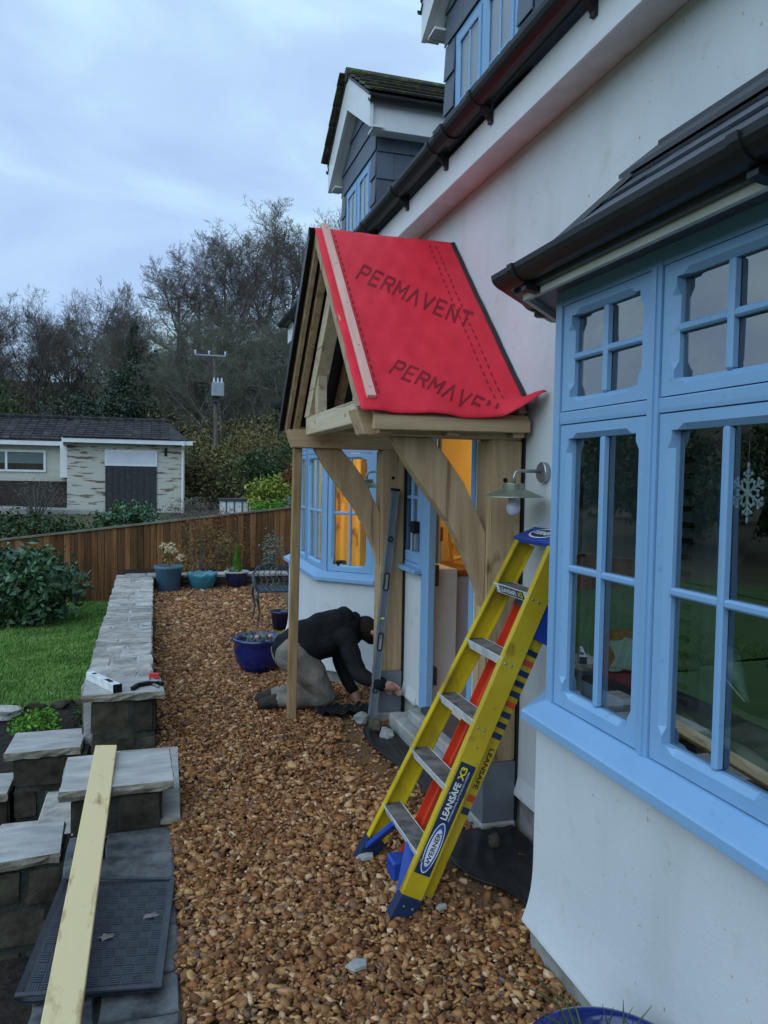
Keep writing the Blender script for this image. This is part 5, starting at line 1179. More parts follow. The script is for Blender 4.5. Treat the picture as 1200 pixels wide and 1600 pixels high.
# shrubs and plants with twigs
def shrub(name, label, cat, c, R, n, size, m, seed, clumps=40, sig=.16, stems=8, aspect=.5, group=None, flat=0., hull=True, stem_m='bark'):
    base = (c[0], c[1], c[2]-R[2]); r_ = root(name, label, cat, base, group)
    mb = MB(); random.seed(seed)
    for k in range(stems):
        a = random.random()*6.28; t = random.uniform(.3, .8); mb.tube([base, (c[0]+R[0]*t*.5*math.cos(a), c[1]+R[1]*t*.5*math.sin(a), c[2]-R[2]*.3), (c[0]+R[0]*t*math.cos(a), c[1]+R[1]*t*math.sin(a), c[2]+R[2]*.4)], [.03*R[2], .02*R[2], .006*R[2]], 5)
    part('stem', mb, stem_m, r_)
    V, F = leaves(n, c, R, size, seed, clumps, sig, flat, aspect, hull); cloud('foliage', V, F, m, r_, kind='stuff')
    return r_
shrub('laurel_shrub', 'large glossy dark green shrub on the lawn in front of the fence', 'shrub', (-2.0, 12.6, -.02), (.98, .8, .62), 5200, .062, 'laurel', 3, 80, .13)
shrub('dead_bush', 'brown dying bush between the pots and the fence', 'bush', (.75, 13.3, .42), (.62, .45, .52), 3200, .032, 'dead', 4, 50, .16, aspect=.25)
shrub('russet_bush', 'russet twiggy bush climbing the fence behind the dying bush', 'bush', (1.15, 13.9, .62), (.65, .28, .48), 1500, .03, 'rust', 5, 40, .16, aspect=.25)
shrub('bed_plant', 'small bright green plant in the dark soil bed', 'plant', (-.98, 7.2, -.46), (.20, .28, .1), 700, .022, 'conifer', 6, 20)
shrub('bed_plant', 'low grey green herb beside the pier in the soil bed', 'plant', (-.52, 7.35, -.46), (.18, .3, .1), 420, .02, 'hedge', 7, 20)
shrub('wall_plant', 'thin pale plant in front of the fence behind the garden chair', 'plant', (1.95, 13.2, .42), (.22, .2, .4), 500, .024, 'greyleaf', 8, 24)

# ================================================================== FENCE
FN = root('fence', 'brown vertical board fence with sloping top at the end of the garden', 'fence', (0, 14.55, -.6))
ftop = lambda x: .669+(x+1.406)*.1165
random.seed(61); x = -7.0; i = 0
while x < 4.2:
    w = .112; zt = ftop(x+w/2); zb = max(zt-1.36, -.75) if x < 1 else zt-1.36
    mb = MB().hexa([(x, 14.50+random.uniform(-.004, .004), zb), (x+w-.008, 14.514, zb), (x+w-.008, 14.525, zb), (x, 14.522, zb)], [(x, 14.50+random.uniform(-.004, .004), ftop(x)), (x+w-.008, 14.514, ftop(x+w)), (x+w-.008, 14.525, ftop(x+w)), (x, 14.522, ftop(x))])
    part('board', mb, 'fence', FN); x += w; i += 1
xx = [-7, -4.2, -1.4, 1.4, 4.2]
part('shade_backing', MB().hexa([(-7, 14.526, ftop(-7)-1.3), (4.2, 14.526, ftop(4.2)-1.3), (4.2, 14.5295, ftop(4.2)-1.3), (-7, 14.5295, ftop(-7)-1.3)], [(-7, 14.526, ftop(-7)-.005), (4.2, 14.526, ftop(4.2)-.005), (4.2, 14.5295, ftop(4.2)-.005), (-7, 14.5295, ftop(-7)-.005)]), 'darkwall', FN)  # added dark panel; its tone stands in for shade between the boards
for a, b in zip(xx[:-1], xx[1:]):
    part('cap_rail', MB().hexa([(a+.002, 14.475, ftop(a)+.002), (b, 14.475, ftop(b)+.002), (b, 14.56, ftop(b)+.002), (a+.002, 14.56, ftop(a)+.002)], [(a+.002, 14.475, ftop(a)+.034), (b, 14.475, ftop(b)+.034), (b, 14.56, ftop(b)+.034), (a+.002, 14.56, ftop(a)+.034)]), 'fencecap', FN)
for x in np.arange(-7, 4.3, 1.87):
    part('post', MB().box(x-.05, x+.05, 14.53, 14.63, -1.0, ftop(x)-.01), 'fence', FN)
for dz in (.25, .75, 1.2): part('rail', MB().hexa([(-7, 14.53, ftop(-7)-dz), (4.2, 14.53, ftop(4.2)-dz), (4.2, 14.565, ftop(4.2)-dz), (-7, 14.565, ftop(-7)-dz)], [(-7, 14.53, ftop(-7)-dz+.08), (4.2, 14.53, ftop(4.2)-dz+.08), (4.2, 14.565, ftop(4.2)-dz+.08), (-7, 14.565, ftop(-7)-dz+.08)]), 'fence', FN)

# ================================================================== BUNGALOW
BU = root('bungalow', 'cream bungalow with dark tiled roof and peeling wall behind the fence', 'house', (-4, 27, .3))
yb = 27.0
part('wall', MB().box(-2.72, 1.0, yb, yb+6, .2, 2.76), 'brick', BU)
part('left_wall', MB().box(-12, -2.72, yb+.8, yb+6, .2, 2.70), 'bungcream', BU)
part('lower_cladding', MB().box(-12, -2.73, yb+.6, yb+.799, .2, 1.42), 'darkwall', BU)
part('corner_trim', MB().box(-2.96, -2.73, yb+.3, yb+.79, 1.55, 2.70), 'white', BU)
part('fascia', MB().box(-2.80, 1.24, yb-.38, yb-.34, 2.70, 2.84), 'white', BU); part('fascia', MB().box(-12, -2.81, yb+.42, yb+.46, 2.60, 2.74), 'white', BU); part('fascia', MB().box(-2.84, -2.801, yb-.38, yb+.46, 2.60, 2.84), 'white', BU)
part('soffit', MB().box(-2.80, 1.2, yb-.338, yb+.1, 2.72, 2.76), 'white', BU)
gb = part('gutter', MB().sweep([(-2.85, yb-.38), (1.34, yb-.38)], gut_prof(.06, 2.84, .05)), 'white', BU); part('gutter', MB().sweep([(-12, yb+.42), (-2.85, yb+.42)], gut_prof(.06, 2.74, .05)), 'white', BU)
part('downpipe', MB().tube([(.95, yb-.44, 2.80), (.95, yb-.44, 2.70), (.93, yb-.06, 2.55), (.93, yb-.06, .3)], .04, 8), 'white', BU)
part('vent', MB().box(.33, .43, yb-.02, yb-.001, 2.32, 2.60), 'darkwall', BU)
# roof with tile courses
re_ = part('roof', MB().hexa([(-12.3, yb+.4, 2.76), (-2.8, yb+.4, 2.76), (-2.8, yb+3.2, 3.6), (-12.3, yb+3.2, 3.6)], [(-12.3, yb+.4, 2.80), (-2.8, yb+.4, 2.80), (-2.8, yb+3.2, 3.64), (-12.3, yb+3.2, 3.64)]).hexa([(-2.8, yb-.4, 2.84), (1.1, yb-.4, 2.84), (.5, yb+3.2, 3.6), (-2.8, yb+3.2, 3.6)], [(-2.8, yb-.4, 2.87), (1.1, yb-.4, 2.87), (.5, yb+3.2, 3.64), (-2.8, yb+3.2, 3.64)]), 'bungtile', BU)
rt = MB(); random.seed(71)
for k in range(9):
    for seg, (xa, xb, ye, ze) in enumerate(((-12.3, -2.82, yb+.4, 2.80), (-2.8, .55, yb-.42, 2.87))):
        n_ = int((xb-xa)/.30); 
        for i in range(n_):
            x0 = xa+i*.30; t0, t1 = k/9, (k+1)/9+.012
            y0, z0 = ye+(yb+3.2-ye)*t0, ze+(3.66-ze)*t0+.035; y1, z1 = ye+(yb+3.2-ye)*t1, ze+(3.66-ze)*t1+.012
            j = random.uniform(-.008, .008)
            rt.hexa([(x0+.012, y0, z0-.03), (x0+.288, y0, z0-.03), (x0+.288, y1, z1-.03), (x0+.012, y1, z1-.03)], [(x0+.012, y0+j, z0+j), (x0+.288, y0+j, z0-.012), (x0+.288, y1, z1-.012), (x0+.012, y1, z1)])
part('roof_tiles', rt, 'bungtile', BU, kind='stuff', recalc=False)
part('ridge', MB().tube([(-12.3, yb+3.2, 3.70), (.5, yb+3.2, 3.70)], .09, 8), 'bungtile', BU)
def bwin(x0, x1, z0, z1, y, mull=(), tr=None):
    f = MB(); t = .07
    f.box(x0, x1, y-.05, y, z0, z0+t).box(x0, x1, y-.05, y, z1-t, z1).box(x0, x0+t, y-.051, y, z0+t, z1-t).box(x1-t, x1, y-.051, y, z0+t, z1-t)
    for m_ in mull: f.box(m_-t/2, m_+t/2, y-.052, y, z0+t, z1-t)
    w = part('window', f, 'white', BU)
    xs = [x0+t]+list(mull)+[x1-t]
    for a, b in zip(xs[:-1], xs[1:]): part('pane', MB().box(a, b, y-.030, y-.024, z0+t, z1-t), 'glass', w); part('dark_room_panel', MB().box(a, b, y-.012, y-.006, z0+t, z0+t+(z1-z0-2*t)*.36), 'levelhole', w); part('blind', MB().box(a, b, y-.012, y-.006, z0+t+(z1-z0-2*t)*.36, z1-t), 'blind', w)  # black panel behind the glass stands in for the unlit room below the blind
bwin(-5.6, -3.45, 1.72, 2.44, yb+.8, (-4.65,)); bwin(-8.8, -6.6, 1.72, 2.44, yb+.8, (-7.8,))
f = part('window', MB().box(-1.56, .10, yb-.05, yb-.001, 1.97, 2.50), 'white', BU); part('pane', MB().box(-1.49, .03, yb-.06, yb-.051, 2.06, 2.43), 'blind', f)
part('garage_door', MB().box(-1.54, .09, yb-.035, yb-.002, .45, 1.968), 'garage', BU)
for k in range(8): part('door_slat', MB().box(-1.53+.2*k, -1.53+.2*k+.012, yb-.045, yb-.0352, .46, 1.96), 'darkwall', BU)
struct('ramp', MB().hexa([(-12, yb-1.0, .1), (-1.8, yb-1.0, .1), (-1.8, yb+.5, .1), (-12, yb+.5, .1)], [(-12, yb-1.0, .80), (-1.8, yb-1.0, .52), (-1.8, yb+.5, .52), (-12, yb+.5, .80)]), 'concrete')
# plants between fence and bungalow
shrub('bare_shrub', 'pale leafless shrub in front of the dark bungalow cladding', 'shrub', (-3.4, 25.3, .95), (1.0, .7, .75), 900, .05, 'twigg', 13, 40, .2, stems=26, aspect=.12)
shrub('evergreen_shrub', 'dark evergreen shrub in front of the garage door', 'shrub', (-.55, 19.6, .50), (.72, .6, .52), 3600, .055, 'laurel', 14, 60)
shrub('low_hedge', 'dark clipped hedge below the bungalow windows', 'hedge', (-3.6, 18.6, .22), (2.5, .7, .70), 8000, .055, 'hedge', 15, 110)
shrub('purple_shrub', 'purplish twiggy shrub behind the fence top', 'shrub', (1.05, 20.5, .62), (1.0, .6, .50), 3200, .045, 'twig', 16, 60, .2, aspect=.16, stems=24)
shrub('olive_shrub', 'rounded olive green shrub right of the bungalow', 'shrub', (2.1, 29.5, 1.6), (1.3, 1.2, 1.15), 4200, .08, 'scrub', 17, 90)
shrub('clipped_hedge', 'long clipped green hedge right of the olive shrub', 'hedge', (5.6, 33, 2.0), (2.6, 1.2, 1.05), 6000, .085, 'hedge', 18, 140)
shrub('lime_shrub', 'bright lime green shrub beyond the fence', 'shrub', (3.6, 24.5, 1.05), (.75, .6, .62), 2000, .075, 'limeleaf', 19, 60)
shrub('fern_plant', 'green fern under the lime shrub', 'plant', (3.25, 22.6, .68), (.5, .4, .36), 900, .09, 'conifer', 20, 30, aspect=.25)
shrub('grey_shrub', 'grey leaved shrub next to the lime shrub', 'shrub', (4.1, 22.6, .75), (.42, .4, .42), 900, .06, 'greyleaf', 21, 30)
shrub('russet_shrub', 'russet leaved shrub behind the lime shrub', 'shrub', (4.9, 26.5, 1.5), (.7, .6, .8), 1300, .07, 'rust', 22, 40)
# small garden structure with dark lid behind the fence
SH = root('garden_store', 'low white garden store with dark flat lid behind the fence', 'store', (2.5, 25.2, .2))
part('lid', MB().box(2.0, 3.05, 24.9, 25.7, .90, .97), 'lead', SH); part('body', MB().box(2.06, 3.0, 24.96, 25.6, .1, .899), 'white', SH)
for x in (2.2, 2.45, 2.7, 2.9): part('slat', MB().box(x, x+.03, 24.93, 24.959, .1, .89), 'lead', SH)

# power pole
PP = root('power_pole', 'wooden power pole with crossarm and grey transformer', 'pole', (2.85, 38, .3))
part('shaft', MB().tube([(2.90, 38, -.2), (2.86, 38, 3.5), (2.76, 38, 7.85)], [.13, .11, .085], 10), 'wood_pole', PP)
part('crossarm', MB().box(1.84, 3.28, 37.85, 37.89, 7.39, 7.455), 'ceramic', PP)
for s_ in (-1, 1): part('arm_brace', MB().beam((2.76+s_*.6, 37.88, 7.36), (2.78, 37.9, 6.8), .04, .04), 'wood_pole', PP)
for x in (1.86, 2.5, 3.26): part('insulator', MB().lathe([(.001, 7.64), (.03, 7.63), (.05, 7.57), (.03, 7.53), (.045, 7.49), (.02, 7.455)], (x, 37.865, 0), 10), 'bulb', PP)
tr = part('transformer', MB().box(2.62, 3.18, 37.35, 37.85, 5.45, 6.12), 'ceramic', PP, bevel=.03)
for x in (2.72, 2.9, 3.08): part('bushing', MB().tube([(x, 37.6, 6.12), (x, 37.6, 6.34)], [.05, .03], 8), 'bulb', tr)
part('bracket', MB().box(2.66, 3.0, 37.7, 37.95, 5.20, 5.44), 'lead', PP)
part('warning_sign', MB().box(2.76, 3.0, 37.80, 37.815, 2.70, 2.98), 'yellowsign', PP)
# ================================================================== TREES
def tree_segs(seed, H, spread=1.0, up=.25, start=.25):
    rd = random.Random(seed); S = []
    NS = (7, 6, 4, 3, 3, 2); KID = ((1, 2, 2), (1, 2), (1, 2), (1, 2), (1, 2), (0, 0))
    def grow(p, d, L, r, depth):
        n = NS[depth]; q = p
        for i in range(n):
            w = .07+.045*depth
            d2 = (d+Vector((rd.gauss(0, w), rd.gauss(0, w), rd.gauss(0, w*.7)+(up*(.10+.03*depth) if depth else 0)))).normalized()
            q2 = q+d2*(L/n); ta, tb = i/n, (i+1)/n; ra, rb = r*(1-.72*ta), r*(1-.72*tb)
            S.append((q, q2, max(.007, ra), max(.006, rb), depth))
            if depth < 5 and (depth > 0 or tb > start):
                for _ in range(rd.choice(KID[depth])):
                    az = rd.random()*6.283; perp = Vector((math.cos(az), math.sin(az), rd.uniform(-.1, .3))); perp = (perp-d2*perp.dot(d2)).normalized()
                    an = rd.uniform(.5, 1.0)*spread if depth == 0 else rd.uniform(.35, .85)
                    nd = (d2*math.cos(an)+perp*math.sin(an)).normalized()
                    grow(q2, nd, L*(rd.uniform(.46, .78)*(1.15-.55*tb) if depth == 0 else rd.uniform(.42, .66)*(1.0-.25*tb)), max(.008, rb*rd.uniform(.5, .72)), depth+1)
            q, d = q2, d2
    grow(Vector((0, 0, -.3)), Vector((rd.gauss(0, .04), rd.gauss(0, .04), 1)).normalized(), H*.70, H*.016, 0)
    return S
TREES = {}
def tree_meshes(seed, **k):
    key = (seed,)
    if key not in TREES:
        m = k.pop('twig', 'twig'); S = tree_segs(seed, **k)
        out = []
        for sel, mm, nm in ((lambda s: s[4] <= 1, 'bark' if m == 'twig' else m, 'trunk'), (lambda s: s[4] > 1, m, 'crown')):
            T = [s for s in S if sel(s)]; V, F = prisms([s[0][:] for s in T], [s[1][:] for s in T], [s[2] for s in T], [s[3] for s in T]); out.append(fast_mesh(nm, V, F, mm))
        TREES[key] = (out, max(s[1].z for s in S), len(S)); print('tree', seed, len(S))
    return TREES[key]
def tree(x, y, H, seed, label, rz=0., group=None, z=None, name='bare_tree', sx=1.0, **k):
    (tm, cm), h0, n = tree_meshes(seed, H=14., **k); s = H/h0
    zz = float(terr(np.float64(x), np.float64(y))) if z is None else z
    r_ = root(name, label, 'tree', (x, y, zz), group); r_.rotation_euler = (0, 0, rz); r_.scale = (s*sx, s*sx, s)
    link('trunk', tm, r_); link('crown', cm, r_, kind='stuff'); return r_
GR = 'bare trees on the hillside'
big = dict(spread=1.0, up=.35)
tr_list = [ # x, y, top z, seed, rot
 (14.0, 76, 29.5, 1, .3), (9.6, 74, 27.0, 2, 1.7), (5.6, 75, 26.0, 3, 4.0), (2.2, 72, 22.5, 1, 2.6), (17.5, 78, 28.5, 4, .9), (22, 76, 28, 2, 5.1), (12, 84, 29, 3, 1.2), (7.4, 86, 27.5, 4, 2.9),
 (4.2, 82, 24.5, 2, .7), (15.5, 88, 30, 1, 3.3), (11.2, 72, 24.5, 4, 5.2), (7.3, 70, 22.5, 3, .2), (19.5, 86, 29, 3, 2.1), (3.4, 66, 17.5, 4, 1.9),
 (-11.3, 65, 15.6, 5, 0.), (-8.6, 66, 16.4, 6, 1.1), (-5.9, 65, 16.8, 5, 2.4), (-3.4, 66, 16.6, 6, 3.9), (-14.5, 68, 16.5, 5, 4.8), (-18, 66, 16.0, 6, 2.2), (-1.2, 70, 15.2, 5, 5.5), (-7.2, 76, 16.8, 6, .4), (-10.2, 78, 17, 5, 3.1), (-12.8, 72, 16.4, 6, 5.9), (-4.6, 73, 16.2, 5, 1.5), (-9.7, 71, 16.0, 6, 2.8), (-2.3, 77, 15.8, 6, 4.4), (-7.0, 69, 15.2, 5, 3.7)]
TL = ['tall broad bare tree whose crown tops the wood behind the porch gable', 'dense dark bare tree beside the tallest tree in the wood', 'spreading bare tree standing above the power pole', 'bare tree with fine twigs at the edge of the wood above the dark ivy tree', 'bare tree hidden mostly behind the porch roof', 'bare tree behind the house roof in the wood', 'bare tree deep in the wood behind the tallest crown', 'bare tree deep in the wood above the power pole']+['bare tree standing deep among the tall wood behind the power pole']*6
for i, (x, y, zt, sd2, rz) in enumerate(tr_list):
    z = float(terr(np.float64(x), np.float64(y)))
    tree(x, y, zt-z, sd2, TL[i] if i < 14 else 'bare tree in the row standing behind the bungalow roof', rz, GR if i < 14 else 'bare trees in the row behind the bungalow', **(dict(spread=1.25, up=.2, start=.3) if sd2 < 5 else dict(spread=.95, up=.4, start=.4)))
# paler, lichen covered small trees in front of the wood
for i, (x, y, H, sd2, rz) in enumerate(((4.2, 50, 9.5, 7, 0.), (6.6, 49, 9, 8, 1.), (8.4, 52, 10, 7, 2.), (2.9, 54, 10, 8, 3.4), (10.5, 50, 9, 7, 4.2))):
    tree(x, y, H, sd2, 'small lichen grey tree in the scrub below the tall wood', rz, 'lichen grey trees in the scrub', spread=1.1, up=.3, twig='twigg')
for i in range(15):
    rr_ = random.Random(100+i); x = -4+21*(i+.5)/15+rr_.uniform(-.6, .6); y = rr_.uniform(56, 66); tree(x, y, rr_.uniform(8.5, 11.5), 7+i % 2, 'slender bare tree in the thicket half way up the hillside', rr_.uniform(0, 6), 'slender trees in the hillside thicket')
for i, (x, y, H, R) in enumerate(((13.5, 60, 7.5, 3.2), (6.4, 62, 8.5, 3.4), (0.8, 60, 7.0, 3.0), (-5.2, 60, 5.5, 3.0), (17, 62, 8.5, 3.5))):
    z = float(terr(np.float64(x), np.float64(y))); r_ = root('holly_tree', 'dark holly mass among the slender trees of the thicket', 'tree', (x, y, z), 'dark hollies in the thicket')
    part('trunk', MB().tube([(x, y, z-.2), (x, y, z+H*.7)], [.15, .06], 6), 'bark', r_); V, F = leaves(7000, (x, y, z+H*.5), (R, R*.9, H*.5), .11, 300+i, 60, .16, hull=False); cloud('crown', V, F, 'ivy', r_, kind='stuff')
# ivy covered tree
IV = tree(-1.0, 54, 13.6, 9, 'ivy covered dark tree with bare top behind the bungalow ridge', .6, None, spread=.6, up=.7, start=.4)
V = []; F = []
z0 = float(terr(np.float64(-1.), np.float64(54.)))
g0 = IV.scale[0]
for (c, R, n, sd2) in (((0, 0, 5.2), (2.6, 2.2, 2.9), 5200, 1), ((1.6, .3, 5.6), (1.4, 1.3, 1.9), 1700, 2), ((-.2, .2, 9.0), (.45, .45, 1.9), 420, 3), ((-2.0, 0, 4.0), (1.7, 1.4, 1.6), 1700, 4), ((1.1, -.1, 8.2), (.4, .4, 1.0), 200, 5)):
    v, f = leaves(int(n*1.8), (c[0], c[1], c[2]), R, .10, sd2, 60, .15); F.append(f+sum(len(a) for a in V)); V.append(v)
ivm = fast_mesh('ivy', np.concatenate(V)/g0, np.concatenate(F), 'ivy'); link('ivy_foliage', ivm, IV, kind='stuff')
# evergreens that hide the hill foot
def evergreen(x, y, H, R, n, m, seed, label, group=None, sig=.13, leaf=.10):
    z = float(terr(np.float64(x), np.float64(y))); r_ = root('evergreen_tree', label, 'tree', (x, y, z), group)
    part('trunk', MB().tube([(x, y, z-.2), (x+.1, y, z+H*.35), (x, y, z+H*.8)], [H*.03, H*.022, H*.008], 7), 'bark', r_)
    V, F = leaves(n, (x, y, z+H*.52), (R, R*.9, H*.5), leaf, seed, 70, sig); cloud('crown', V, F, m, r_, kind='stuff')
evergreen(-9.5, 46, 6.4, 3.0, 9000, 'hedge', 31, 'rounded dark green evergreen behind the bungalow roof', sig=.12)
evergreen(-13.5, 47, 5.6, 2.8, 7000, 'hedge', 32, 'low dark evergreen at the end of the bungalow roof')
evergreen(3.6, 57, 8.0, 3.2, 4200, 'ivy', 34, 'dark ivy mass beside the power pole in the wood')
evergreen(9.5, 56, 8.5, 3.4, 4200, 'ivy', 35, 'dark evergreen mass in the wood behind the porch front')
# garden side, left of the view: hedge and trees that the bay windows mirror
for i, (x, y, H, R) in enumerate(((-13, 20, 3.4, 2.4), (-17, 17, 3.8, 2.6), (-21, 14, 4.0, 2.8), (-20, 9, 3.6, 2.6), (-22, 24, 4.8, 3.2), (-16, 28, 4.8, 3.0), (-24, 4, 4.2, 3.0), (-26, 17, 5.0, 3.4))):
    evergreen(x, y, H, R, 6000, 'hedge', 40+i, 'evergreen tree of the boundary planting left of the lawn', 'boundary trees left of the lawn', leaf=.11)
for i, (x, y) in enumerate(((-30, 30), (-34, 22), (-27, 38), (-36, 12), (-24, 48), (-40, 34))):
    tree(x, y, 6.5+i % 3, 5+i % 2, 'bare tree beyond the boundary planting left of the lawn', i*1.3, 'bare trees beyond the left boundary', spread=.7, up=.6, start=.35)
# undergrowth on the slope: one mass nobody could count
def undergrowth():
    g = np.random.default_rng(77); n = 4200; x = -28+62*g.random(n); y = 43+44*g.random(n)**1.3; R = .6+1.5*g.random(n); k = 26
    zc = terr(x, y)+R*.55
    d = g.normal(size=(n, k, 3)); d /= np.linalg.norm(d, axis=2)[:, :, None]; d *= (g.random((n, k, 1))**.35); d[:, :, 2] *= .8
    p = np.stack([x, y, zc], 1)[:, None]+d*R[:, None, None]; p = p.reshape(-1, 3); m = len(p)
    a = g.normal(size=(m, 3)); a[:, 2] += .3; a /= np.linalg.norm(a, axis=1)[:, None]; b = g.normal(size=(m, 3)); b -= a*(a*b).sum(1)[:, None]; b /= np.linalg.norm(b, axis=1)[:, None]
    s = (.16+.22*g.random((m, 1))); V = np.stack([p-a*s, p+b*s*.28, p+a*s, p-b*s*.28], 1).reshape(-1, 3)
    link('undergrowth', fast_mesh('undergrowth', V, np.arange(4*m).reshape(-1, 4), 'scrub'), kind='stuff', label='brown green scrub covering the slope under the trees', category='undergrowth')
    # denser olive thicket along the foot of the slope
    n = 300; k = 240; x = -6+26*g.random(n); y = 43+7*g.random(n); R = .9+1.5*g.random(n); zc = terr(x, y)+R*.5+2.6*g.random(n)*sstep(-6, 3, x)
    d = g.normal(size=(n, k, 3)); d /= np.linalg.norm(d, axis=2)[:, :, None]; d *= (g.random((n, k, 1))**.3)
    p = (np.stack([x, y, zc], 1)[:, None]+d*R[:, None, None]).reshape(-1, 3); m = len(p)
    a = g.normal(size=(m, 3)); a /= np.linalg.norm(a, axis=1)[:, None]; b = g.normal(size=(m, 3)); b -= a*(a*b).sum(1)[:, None]; b /= np.linalg.norm(b, axis=1)[:, None]
    s = (.05+.10*g.random((m, 1))); V = np.stack([p-a*s, p+b*s*.35, p+a*s, p-b*s*.35], 1).reshape(-1, 3)
    link('thicket', fast_mesh('thicket', V, np.arange(4*m).reshape(-1, 4), 'thicket'), kind='stuff', label='olive brown bramble thicket around the foot of the power pole', category='thicket')
    # bramble and sapling stems
    n = 12000; x = -28+62*g.random(n); y = 50+40*g.random(n); z = terr(x, y)+.5; L = 1.2+3.6*g.random(n)**1.5; P0 = np.stack([x, y, z], 1); P1 = P0+np.stack([g.normal(0, .55, n)*L, g.normal(0, .55, n)*L, L], 1)
    V, F = prisms(P0, P1, .012+.018*g.random(n), .006+0*x); link('saplings', fast_mesh('saplings', V, F, 'twig'), kind='stuff', label='thin sapling stems standing through the scrub on the slope', category='saplings')
    n = 500; V, F = leaves(1400, (10.5, 47, 2.9), (2.2, 1.0, 1.0), .11, 5, 40, .2); link('russet_leaves', fast_mesh('russet_leaves', V, F, 'rust'), kind='stuff', label='russet beech leaves low in the scrub beside the porch front', category='leaves')
undergrowth()

# ================================================================== INSIDE THE WINDOWS
def pleats(X, u0, u1, z0, z1, n, amp, q, thick=.004):
    return MB().grid(lambda a, b: X(u0+(u1-u0)*a, q+amp*math.sin(a*n*6.283)+amp*.4*math.sin(a*n*2.7+b*2), z0+(z1-z0)*b), n*8, 6)
X1 = frame_xf((1.36, .2), (0, 1))
solo('curtain', pleats(X1, 2.28, 2.58, .95, 2.38, 5, .016, -.24), 'netcurtain', 'grey hanging curtain behind the first casement of the near bay', 'curtain', (1.60, 2.6, .95), smooth=True)
RF = root('striped_curtain', 'grey curtain edge with row of dark tabs in the near bay', 'curtain', (1.6, 2.0, .95))
part('cloth', pleats(X1, 1.66, 1.90, .98, 2.38, 4, .012, -.24), 'netcurtain', RF, smooth=True)
for k in range(26): part('tab', xbox(MB(), X1, 1.765+.004*math.sin(k), 1.845+.004*math.cos(k*2), -.218, -.206, 1.06+.05*k, 1.078+.05*k), 'sofa', RF, bevel=.004)
# crystal snowflake on a thread
SN = root('crystal_snowflake', 'clear crystal snowflake ornament hanging on a thread inside the near bay', 'ornament', (1.452, 1.612, 1.66))
c = Vector((1.452, 1.612, 1.726)); part('thread', MB().tube([c+Vector((0, 0, .07)), c+Vector((0, 0, .21))], .0007, 4), 'ornamentline', SN)
for k in range(6):
    cr_ = MB(); a = k*math.pi/3+math.pi/2; d = Vector((0, math.cos(a), math.sin(a))); p = Vector((0, -d.z, d.y)); ctr = c; d = d*1.3; p = p*1.3
    cr_.tube([ctr+d*.004, ctr+d*.040], [.0045, .003], 6)
    for t in (.016, .029):
        for s_ in (-1, 1): cr_.tube([ctr+d*t, ctr+d*(t+.009)+p*(.010*s_)], [.003, .002], 5); cr_.ellipsoid(ctr+d*(t+.009)+p*(.010*s_), (.003, .0055, .0055), 6, 4)
    cr_.ellipsoid(ctr+d*.042, (.004, .007, .007), 6, 4); part('crystal_arm', cr_, 'crystal', SN)
part('centre', MB().ellipsoid(c, (.005, .012, .012), 8, 6), 'crystal', SN)
for s_ in (-1, 1): part('drop', MB().ellipsoid(c+Vector((0, 0, s_*.070)), (.004, .0045, .010), 6, 4), 'crystal', SN)
# bird shaped ornament, cloth over a dark box, window seat
SF = root('window_seat', 'dark padded window seat inside the near bay', 'seat', (1.75, 1.3, .15))
part('base', MB().box(1.76, 2.4, .3, 2.25, .152, .80), 'sofa', SF, bevel=.02); part('cushion', MB().box(1.78, 2.38, .9, 1.80, .802, .93), 'sofa', SF, bevel=.04, seg=3)
OC = root('olive_cloth', 'crumpled pale olive cloth lying along the window board of the near bay', 'cloth', (1.58, 1.7, .926))
part('cloth', MB().grid(lambda a, b: (1.482+.22*b, 1.42+.54*a, 1.055+.012*math.sin(a*9+b*4)+.02*b-.035*(1-b)*abs(math.sin(a*5+1))), 40, 14), 'cloth_olive', OC, smooth=True)
part('roll', MB().tube([(1.485, 1.40+.056*k, 1.028+.008*math.sin(k*1.7)+.003*k) for k in range(11)], [.020+.006*math.sin(k*2.3) for k in range(11)], 10), 'cloth_olive', OC, smooth=True)
part('box', MB().box(1.50, 1.69, 1.43, 1.93, .9265, 1.01), 'sofa', OC)
OR = root('bird_ornament', 'grey glazed bird head ornament with long downward beak in the near bay', 'ornament', (1.54, 1.80, 1.05))
hp = [(1.56, 1.80, 1.06), (1.56, 1.80, 1.17), (1.55, 1.785, 1.245), (1.54, 1.755, 1.265), (1.53, 1.725, 1.242), (1.525, 1.70, 1.215), (1.52, 1.672, 1.185), (1.52, 1.652, 1.168)]
part('head', MB().tube(hp, [.02, .024, .030, .032, .027, .016, .009, .003], 14), 'ornament', OR, smooth=True)
part('beak_line', MB().tube([(1.508, 1.745, 1.22), (1.510, 1.72, 1.205), (1.512, 1.69, 1.185), (1.513, 1.66, 1.168)], .0022, 6), 'ornamentline', OR)
part('eye', MB().ellipsoid((1.510, 1.752, 1.245), (.004, .006, .006), 8, 6), 'ornamentline', OR)
